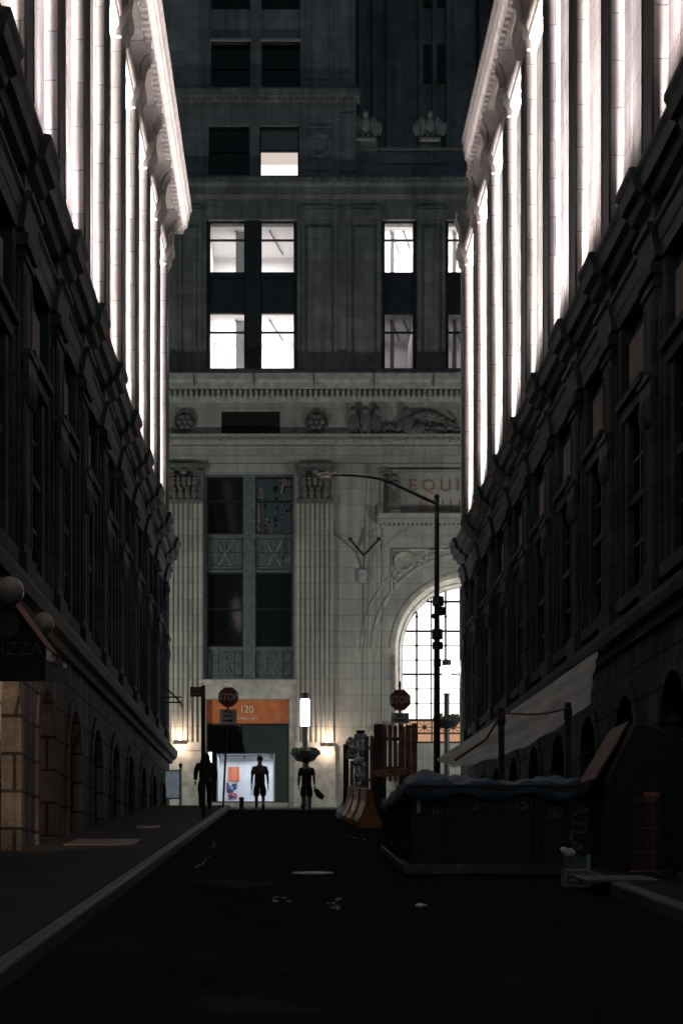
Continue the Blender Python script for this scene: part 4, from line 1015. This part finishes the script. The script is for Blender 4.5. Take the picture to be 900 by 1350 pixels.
# cover tarpaulin on the skip
M['tarp'] = plain('dark_blue_tarpaulin', (.018,.05,.085), .6, noise=.5, scale=3, bump=.35, spec=.2)
def tarp_fn(u, v):
    x = X0-.13+(X1-X0+.26)*u; y = Y0-.13+(Y1-Y0+.2)*v
    e = min(u, 1-u, v, 1-v)
    z = ZT_+.08+ .30*min(e*6, 1)*(.55+.45*math.sin(2.2*x+1.1)*math.cos(.9*y)) + .03*math.sin(9*x+3*y)+.02*math.sin(17*x-5*y)
    if e < .02: z = ZT_-.12-.06*math.sin(7*(x+y))
    return (x, y, z)
mb = MB(); mb.grid(tarp_fn, 50, 50)
o = mb.build('skip_cover', M['tarp'], smooth=True); tag(o, 'wrinkled dark blue tarpaulin covering the black skip', 'tarpaulin')
md = o.modifiers.new('Solid', 'SOLIDIFY'); md.thickness = .012
q2 = F/41.1; mb = MB(); mb.box(-.42,.5,-.04,.03,-.09,.09)
o = mb.build('orange_board', M['orangeplastic'], bevel=.02); o.location = ((510-380)/q2, 41.08, E+(1163-1019)/q2); o.rotation_euler = (0,-.06,0)
tag(o, 'dull orange board across the foot of the brown board fence beside the skip', 'board')

# mesh tarpaulin slung from the ledge of the right building
m = bpy.data.materials.new('dirty_white_sheeting'); m.use_nodes = True; nt = m.node_tree; b = nt.nodes['Principled BSDF']; out = nt.nodes['Material Output']
N = nt.nodes.new; gN = N('ShaderNodeNewGeometry'); nz = N('ShaderNodeTexNoise'); nz.inputs['Scale'].default_value = 2.2; nz.inputs['Detail'].default_value = 6
cr = N('ShaderNodeValToRGB'); cr.color_ramp.elements[0].position = .3; cr.color_ramp.elements[0].color = (.52,.55,.52,1); cr.color_ramp.elements[1].position = .7; cr.color_ramp.elements[1].color = (.84,.86,.82,1)
nt.links.new(gN.outputs['Position'], nz.inputs['Vector']); nt.links.new(nz.outputs[0], cr.inputs[0]); nt.links.new(cr.outputs[0], b.inputs['Base Color']); b.inputs['Roughness'].default_value = .6
tr = N('ShaderNodeBsdfTranslucent'); nt.links.new(cr.outputs[0], tr.inputs[0]); mx = N('ShaderNodeMixShader'); mx.inputs[0].default_value = .45
nt.links.new(b.outputs[0], mx.inputs[1]); nt.links.new(tr.outputs[0], mx.inputs[2]); nt.links.new(mx.outputs[0], out.inputs[0]); M['sheet'] = m
def P(px, py, y): q = F/y; return Vector(((px-380)/q, y, E+(1163-py)/q))
A, Bp, Cp, D = P(787, 857, 32.6), P(574, 1001, 35.2), P(777, 926, 30.6), P(600, 1013, 32.2)
def sheet(u, v):
    a = A.lerp(Bp, u); c = Cp.lerp(D, u); p = a.lerp(c, v)
    p.z -= .25*math.sin(PI*u)*v*(1-u*.3) + .03*math.sin(PI*u)
    f = .05*math.sin(v*9+u*2.5)*(.4+u) + .03*math.sin(v*21+u*5)
    p.x += f*.6; p.y += f; p.z += .02*math.sin(u*30+v*4)*(v)
    return p
mb = MB(); mb.grid(sheet, 60, 28); o = mb.build('sheeting', M['sheet'], smooth=True, normals=False); tag(o, 'pale sheeting slung from the right building ledge down to the skip', 'tarpaulin')
md = o.modifiers.new('Solid', 'SOLIDIFY'); md.thickness = .004
mb = MB(); mb.tube([A, P(802, 851, 32.4)+Vector((.35,0,0))], [.05,.03], 6); mb.tube([A+Vector((-.5,.6,-.32)), A+Vector((.1,-.1,.02))], .035, 6)
tag(mb.build('tarp_pole', M['oldwood']), 'dark pole holding the top corner of the pale sheeting', 'pole')
M['rope'] = plain('red_brown_rope', (.25,.09,.06), .7, noise=.3)
pA, pB = P(661, 936, 29.9), P(747, 931, 29.9)
mb = MB(); mb.tube([pA+Vector((0,-.08,-.05))] + [pA.lerp(pB, k/8)+Vector((0,-.08,-.05-.07*math.sin(PI*k/8))) for k in range(1, 8)] + [pB+Vector((0,-.08,-.03))], .018, 6)
mb.tube([pA+Vector((0,-.08,-.06)), P(640, 975, 30.4), P(600, 1002, 31)], [.018,.022,.026], 6)
tag(mb.build('rope', M['rope']), 'red brown rope strung between two stakes over the skip', 'rope')
for px, q0, lab in ((660.5, 934, 'dark stake behind the skip at the left end of the red rope'), (748, 926, 'dark stake behind the skip at the right end of the red rope')):
    y = 29.9; q = F/y; g = ground(y); x = (px-380)/q
    mb = MB(); h = E+(1163-q0)/q-g; mb.box(-.05,.05,-.05,.05,0,h); mb.box(-.065,.065,-.065,.065,h-.3,h-.1)
    o = mb.build('stake', M['oldwood'], bevel=.01); o.location = (x, y, g); tag(o, lab, 'stake', 'stakes behind the skip')

# covered pile, orange barrel, carton, board on the right sidewalk
y = 22.2; q = F/y; g = ground(y)+.15; zz = lambda p: E+(1163-p)/q
t = thing('covered_pile', 'black gable shaped tarpaulin over a pile on the right sidewalk with a tan panel', 'covered pile', ((850-380)/q, y, g))
xa, xr, xe = (797-380)/q, (838-380)/q, 6.2
mb = MB(); mb.prism([(xa+.06,g),(xa+.06,zz(1042)),(xa,zz(1035)),(xr,zz(951)),(xr+.25,zz(958)),(xe,zz(1010)),(xe,g)], 'y', y, y+2.0)
mb.build('tarpaulin', M['awnblack'], t, world=True, bevel=.04)
M['ply'] = plain('tan_plywood', (.13,.085,.065), .7, noise=.3, scale=5)
mb = MB(); a0, a1 = Vector((xa-.07, y+.3, zz(1026))), Vector((xr-.02, y+.3, zz(949)))
d = (a1-a0); n = Vector((-d.z,0,d.x)).normalized()*.025
mb.v = [tuple(p) for p in (a0, a1, a1+n, a0+n)] + [tuple(p+Vector((0,1.3,0))) for p in (a0, a1, a1+n, a0+n)]
mb.f = [(0,1,2,3),(4,5,6,7),(0,1,5,4),(1,2,6,5),(2,3,7,6),(3,0,4,7)]
mb.build('panel', M['ply'], t, world=True)
y = 21.2; q = F/y; g = ground(y)+.15
t = thing('traffic_barrel', 'dull orange plastic barrel in the dark before the covered pile', 'barrel', ((858-380)/q, y, g))
h = E+(1163-1052)/q-g
mb = MB(); mb.lathe((0,0,0), [(.3,0),(.3,.06),(.25,.08),(.245,h*.3),(.235,h*.32),(.23,h*.6),(.22,h*.62),(.215,h-.06),(.19,h),(.001,h)], 24); mb.build('body', plain('shade_toned_orange_plastic', (.05,.024,.017), .5, noise=.4), t, smooth=False)  # orange darkened in the colour itself, standing for an unlit body
MB().box(-.1,.1,-.03,.03,h,h+.07).build('handle', M['orangeplastic'], t, bevel=.015)
y = 21.4; q = F/y; g = ground(y)
t = thing('carton', 'small pale printed carton on the road before the skip', 'carton', ((758-380)/q, y, g), .05)
M['carton'] = plain('pale_printed_carton', (.30,.33,.35), .7, noise=.35, scale=9); M['print'] = plain('blue_grey_print', (.08,.11,.13), .7, noise=.5, scale=14)
mb = MB(); mb.box(-.16,.16,-.13,.13,0,.24); mb.build('box', M['carton'], t, bevel=.006)
mb = MB(); mb.box(-.14,.14,-.134,-.131,.03,.21); pr = mb.build('printed_face', M['print'], t)
mb = MB(); mb.box(-.1,-.0,-.138,-.135,.08,.11); mb.lathe((.07,-.135,.11), [(.02,0),(.035,0),(.035,-.003),(.02,-.003)], 14, 'y'); mb.box(-.11,.1,-.138,-.135,.16,.18); mb.build('print_mark', M['carton'], t)
mb = MB(); mb.box(-.15,.15,-.12,.12,.245,.40); mb.build('upper_box', M['print'], t, bevel=.006)
mb = MB(); mb.box(.12,.16,-.136,-.12,.24,.42); mb.build('flap', M['carton'], t)
random.seed(9); mb = MB()
for k in range(12): mb.ell((-.1+random.uniform(-.06,.06), -.02+random.uniform(-.06,.06), .43+random.uniform(-.02,.07)), (.05,.04,.03), 6, 4, Matrix.Rotation(random.random()*3, 3, 'X'))
o = mb.build('crumpled_paper', plain('white_paper', (.6,.64,.66), .7, noise=.15)); o.location = t.location
tag(o, 'crumpled white paper lying on top of the small carton', 'paper')
flat('loose_board', (762-380)*20.6/F, (858-380)*20.6/F, 20.2, 21.0, .185, plain('pale_flat_board', (.12,.135,.14), .45, noise=.3, scale=6), 'pale flat board lying on the right sidewalk near the carton', 'board')

# ------------------------------------------------------------------ people
def skin_mesh(name, verts, edges, radii, root, mat, sub=2):
    me = bpy.data.meshes.new(name); me.from_pydata(verts, edges, [])
    o = bpy.data.objects.new(name, me); C.objects.link(o)
    sk_ = o.modifiers.new('Skin', 'SKIN'); sk_.use_smooth_shade = True
    for i, r in enumerate(radii):
        sv = me.skin_vertices[0].data[i]; sv.radius = r if isinstance(r, tuple) else (r, r); sv.use_root = (i == root)
    ss = o.modifiers.new('Sub', 'SUBSURF'); ss.levels = ss.render_levels = sub
    bpy.context.view_layer.update()
    out = bpy.data.meshes.new_from_object(o.evaluated_get(bpy.context.evaluated_depsgraph_get()))
    bpy.data.objects.remove(o); bpy.data.meshes.remove(me)
    out.materials.clear(); out.materials.append(mat); out.name = name
    return out
M['skin'] = plain('skin', (.20,.125,.095), .55, noise=.1)
def person(x, y, label, J, top, legs, hair, shoes, scale=1.0, long_hair=False, trousers=False, sleeves='short', skirt=False):
    t = thing('person', label, 'person', (x, y, ground(y)+J.get('gz', 0)), J.get('rz', 0)); t.scale = (scale,)*3
    V = lambda k: Vector(J[k])
    names = ['pelvis','waist','chest','neck','head','crown','lsh','lel','lwr','rsh','rel','rwr','lhip','lkn','lan','rhip','rkn','ran']
    edges = [(0,1),(1,2),(2,3),(3,4),(4,5),(2,6),(6,7),(7,8),(2,9),(9,10),(10,11),(0,12),(12,13),(13,14),(0,15),(15,16),(16,17)]
    rad = [(.135,.105),(.125,.095),(.15,.105),.056,(.075,.085),(.062,.07),.062,.044,.028,.062,.044,.028,.088,.058,.038,.088,.058,.038]
    vs = [V(k) for k in names]
    for s_, an in (('l','lan'), ('r','ran')):      # foot
        vs.append(V(s_+'toe')); rad.append((.04,.03)); edges.append((names.index(an), len(vs)-1))
    me = skin_mesh('body', [tuple(v) for v in vs], edges, rad, 0, M['skin'])
    mb = MB()
    hd = V('head')+Vector((0,0,.03))
    for sx in (-1, 1): mb.ell(hd+Vector((sx*.08,0,-.01)), (.014,.028,.036), 6, 5)
    mb.ell(hd+Vector((0,.095,-.02)), (.014,.025,.03), 6, 5); mb.ell(hd+Vector((0,.075,-.075)), (.03,.016,.012), 6, 5)
    for sx in (-1, 1): mb.ell(hd+Vector((sx*.032,.075,.015)), (.014,.01,.009), 6, 5)
    for s_ in 'lr':
        w = V(s_+'wr'); d = (w-V(s_+'el')).normalized(); sx = -1 if s_ == 'l' else 1
        mb.ell(w+d*.07, (.022,.04,.055), 8, 6)
        for k in range(4):
            b = w+d*.11+Vector((0,-.03+.02*k,0)); ln = (.062,.075,.07,.052)[k]
            mb.tube([b-d*.02, b+d*ln*.6, b+d*ln+Vector((-sx*.02,0,0))], [.010,.009,.006], 6)
        b = w+d*.05+Vector((0,.04,0)); mb.tube([b-Vector((0,.02,0)), b+d*.03+Vector((-sx*.01,.015,0)), b+d*.06+Vector((-sx*.015,.015,0))], [.012,.011,.008], 6)
    bm = bmesh.new(); bm.from_mesh(me); m2 = bpy.data.meshes.new('x'); m2.from_pydata([tuple(v) for v in mb.v], [], mb.f); bm.from_mesh(m2); bm.to_mesh(me); bm.free()
    for p in me.polygons: p.use_smooth = True
    link('body', me, t)
    # clothes
    n2 = ['pelvis','waist','chest','lsh','rsh']; tv = [V(k) for k in n2]; tv[0] = tv[0]-Vector((0,0,.09)); te = [(0,1),(1,2),(2,3),(2,4)]; trd = [(.178,.145),(.165,.132),(.178,.132),.085,.085]
    for i, s_ in ((3,'l'), (4,'r')):
        a, b = V(s_+'sh'), V(s_+'el')
        if sleeves == 'short': tv.append(a.lerp(b, .8)); trd.append(.075); te.append((i, len(tv)-1))
        else:
            tv += [b, V(s_+'wr')]; trd += [.06,.045]; te += [(i, len(tv)-2), (len(tv)-2, len(tv)-1)]
    link('shirt' if sleeves == 'short' else 'jacket', skin_mesh('top', [tuple(v) for v in tv], te, trd, 0, top), t)
    tv = [V('waist').lerp(V('pelvis'), .6), V('pelvis')]; te = [(0,1)]; trd = [(.14,.11),(.155,.122)]
    for s_ in 'lr':
        h, k, a = V(s_+'hip'), V(s_+'kn'), V(s_+'an')
        tv += [h, h.lerp(k, .55), k if trousers else h.lerp(k, .95)]; n = len(tv); te += [(1,n-3),(n-3,n-2),(n-2,n-1)]
        trd += [.118,.112,.085 if trousers else .108]
        if trousers: tv += [k.lerp(a,.5), a]; trd += [.075,.072]; te += [(n-1,n),(n,n+1)]
    link('trousers' if trousers else 'shorts', skin_mesh('legs', [tuple(v) for v in tv], te, trd, 1, legs), t)
    for s_ in 'lr':
        a, b = V(s_+'an'), V(s_+'toe'); mb = MB(); dr = (b-a)
        mb.ell(a.lerp(b, .5)-Vector((0,0,.015)), (.05,max(dr.length*.85,.1),.045), 10, 7, Vector((0,1,0)).rotation_difference(Vector((0,dr.y,dr.z)).normalized()).to_matrix())
        mb.tube([a+Vector((0,0,-.03)), a+Vector((0,0,.04))], [.05,.048], 8)
        mb.build('shoe', shoes, t, smooth=True)
    mb = MB(); mb.ell(hd+Vector((0,-.012,.05)), (.088,.098,.085), 14, 9)
    if long_hair:
        mb.ell(hd+Vector((0,-.05,-.06)), (.11,.085,.2), 12, 8); mb.ell(hd+Vector((0,-.09,-.22)), (.14,.06,.2), 12, 8)
    mb.build('hair', hair, t, smooth=True)
    return t
def pose(stride, lift=0, arm=.04, bend=.06, wide=.0):
    return dict(pelvis=(0,0,.93), waist=(0,0,1.10), chest=(0,.01,1.33), neck=(0,.0,1.47), head=(0,.015,1.60), crown=(0,.01,1.69),
        lsh=(-.175,0,1.385), lel=(-.235-wide,-.02-arm,1.13), lwr=(-.245-wide,.06-arm,.90), rsh=(.175,0,1.385), rel=(.235+wide,.02+arm,1.13), rwr=(.245+wide,.12+arm,.90),
        lhip=(-.095,0,.89), lkn=(-.105,stride*.6+.03,.50), lan=(-.10,stride,.085), ltoe=(-.115,stride+.13,.03),
        rhip=(.095,0,.89), rkn=(.105,-stride*.25+.06,.50), ran=(.105,-stride-lift*.35,.10+lift), rtoe=(.115,-stride+.1-lift*.5,.035+lift*.35))
dk = lambda n, c: plain(n, c, .8, noise=.2, scale=12)
hairm = dk('dark_hair', (.012,.011,.01)); black = dk('black_cloth', (.014,.014,.016)); shoe = dk('dark_shoes', (.02,.02,.022))
S52 = lambda p, y: (p-380)*y/F
yp = 52.0
person(S52(342.5, yp), yp, 'man in faded red shirt and dark shorts walking away up the road', pose(.16, .12, .03, wide=.0), dk('faded_red_cloth', (.085,.04,.036)), black, hairm, shoe, 1.03)
J = pose(.15, .12, .02); 
m_ = person(S52(404, yp), yp, 'person in dark shirt and shorts walking away under the lantern carrying a bag', {**{k: (-v[0], v[1], v[2]) for k, v in J.items() if k[0] not in 'lr'}, **{('r' if k[0] == 'l' else 'l')+k[1:]: (-v[0], v[1], v[2]) for k, v in J.items() if k[0] in 'lr'}}, black, dk('charcoal_cloth', (.02,.02,.024)), hairm, shoe, 1.0)
t = thing('shoulder_bag', 'dark bag carried in the right hand of the person under the lantern', 'bag', (S52(404, yp)+.33, yp+.09, ground(yp)+.44))
mb = MB(); mb.prism([(-.12,.32),(.02,.36),(.24,.12),(.16,.0),(-.02,.1)], 'y', -.06, .06); mb.build('pouch', black, t, bevel=.03)
mb = MB(); mb.tube([(-.06,0,.34),(-.05,0,.44),(.0,0,.36)], .012, 6); mb.build('strap', black, t)
wm = person(S52(271, 52.5), 52.5, 'woman with long dark hair in dark jacket and trousers on the left sidewalk', {**pose(.07, .03, .0), 'gz': .15}, dk('dark_grey_cloth', (.022,.022,.026)), black, hairm, shoe, 1.0, long_hair=True, trousers=True, sleeves='long'); wm.scale = (1.3, 1.15, 1.0)

# ------------------------------------------------------------------ lights
def spot(name, loc, direction, energy, col, size, blend=1.0, soft=.1, const=True):
    l = bpy.data.lights.new(name, 'SPOT'); l.energy = energy; l.color = col; l.spot_size = math.radians(size); l.spot_blend = blend; l.shadow_soft_size = soft
    if const:
        l.use_nodes = True; nt = l.node_tree; e = next(n for n in nt.nodes if n.type == 'EMISSION'); fo = nt.nodes.new('ShaderNodeLightFalloff'); fo.inputs[0].default_value = 1
        nt.links.new(fo.outputs['Constant'], e.inputs['Strength'])
    o = bpy.data.objects.new(name, l); C.objects.link(o); o.location = loc
    o.rotation_euler = Vector(direction).to_track_quat('-Z', 'Y').to_euler()
    return o
PINK = (1.0,.86,.84)
random.seed(11)
for s_, W, yb, st, ce in ((-1, WL, ybl, 4.08, 62), (1, WR, ybr, 3.93, 57)):
    for i, yy in enumerate([yb[0]-st*k for k in range(7, 0, -1)]+yb):
        if yy+st > END+1: continue
        v = random.uniform(.7, 1.3)
        for back, pw in ((.3, 2000), (1.25, 1850)):
            o = spot('flood_light', (s_*(W+.12), yy+st-.43-back, ZC+.1), (s_*.044,0,1), pw*v, (1, .86+random.uniform(-.04,.05), .845+random.uniform(-.04,.06)), 50, 1.0, .04)
            o.scale = (.13,1,1) if abs(o.matrix_basis.to_3x3().col[0].x) > .7 else (1,.13,1)
        if 14 < yy+st*.5 < ce:
            for q in (.2, .8): spot('attic_light', (s_*(W-.02), yy+st*q, ZT+.6), (-s_*.12,0,1), 8*v, PINK, 110, .8, .05, False)
for s_, W, ce, ck in ((-1, WL, 63, .8), (1, WR, 57, .5)):
    la = bpy.data.lights.new('fascia_strip_light', 'AREA'); la.shape = 'RECTANGLE'; la.size = .06; la.size_y = ce-14; la.energy = 620 if s_ < 0 else 190; la.color = PINK; la.spread = math.radians(120)
    o = bpy.data.objects.new('fascia_strip_light', la); C.objects.link(o); o.location = (s_*(W-.5-ck), (ce+14)/2, 25.75); o.rotation_euler = (PI, s_*.62, 0)
# street lamps of the cross street, out of view round both corners
for x, e_ in ((-13, 1), (15, 1)):
    l = bpy.data.lights.new('cross_street_lamp', 'POINT'); l.energy = 2600*e_; l.color = (.97,1,.91); l.shadow_soft_size = .3
    o = bpy.data.objects.new('cross_street_lamp', l); C.objects.link(o); o.location = (x, 66, 9.5)
spot('under_awning_light', AWN, (-.34,.94,-.16), 560, (1,.55,.31), 70, .8, .05, False)
l = bpy.data.lights.new('added_reveal_light', 'POINT'); l.energy = 420; l.color = (1,.9,.83); l.shadow_soft_size = .25  # unseen point light added within the arch to brighten its reveal
o = bpy.data.objects.new('added_reveal_light', l); C.objects.link(o); o.location = (FX(616), YF+.40, FZ(880))
la = bpy.data.lights.new('gallery_light', 'AREA'); la.shape = 'RECTANGLE'; la.size = 2.3; la.size_y = .4; la.energy = 55; la.color = (.96,.93,1)
o = bpy.data.objects.new('gallery_light', la); C.objects.link(o); o.location = (FX(323), YF+.75, FZ(994)); o.rotation_euler = (-.25,0,0)

w = bpy.data.worlds.new('World'); sc.world = w; w.use_nodes = True; nt = w.node_tree; bg = nt.nodes['Background']
sky = nt.nodes.new('ShaderNodeTexSky'); sky.sky_type = 'NISHITA'; sky.sun_disc = False; sky.sun_elevation = math.radians(25); sky.sun_rotation = math.radians(180)
tn = nt.nodes.new('ShaderNodeVectorMath'); tn.operation = 'MULTIPLY'; tn.inputs[1].default_value = (.5,.8,1.0); nt.links.new(sky.outputs[0], tn.inputs[0]); nt.links.new(tn.outputs[0], bg.inputs[0]); bg.inputs[1].default_value = .016

cam = bpy.data.cameras.new('camera'); co = bpy.data.objects.new('camera', cam); C.objects.link(co)
co.location = (0,0,E); co.rotation_euler = (PI/2,0,0)
cam.sensor_fit = 'VERTICAL'; cam.sensor_height = 36; cam.lens = F/1350*36; cam.shift_x = 70/1350; cam.shift_y = 488/1350
cam.clip_end = 2000; cam.clip_start = .1
sc.camera = co
sc.view_settings.view_transform = 'Standard'; sc.view_settings.look = 'None'; sc.view_settings.exposure = 0; sc.view_settings.gamma = 1
sc.render.engine = 'CYCLES'; sc.cycles.use_denoising = True; sc.cycles.max_bounces = 6; sc.cycles.sample_clamp_indirect = 6
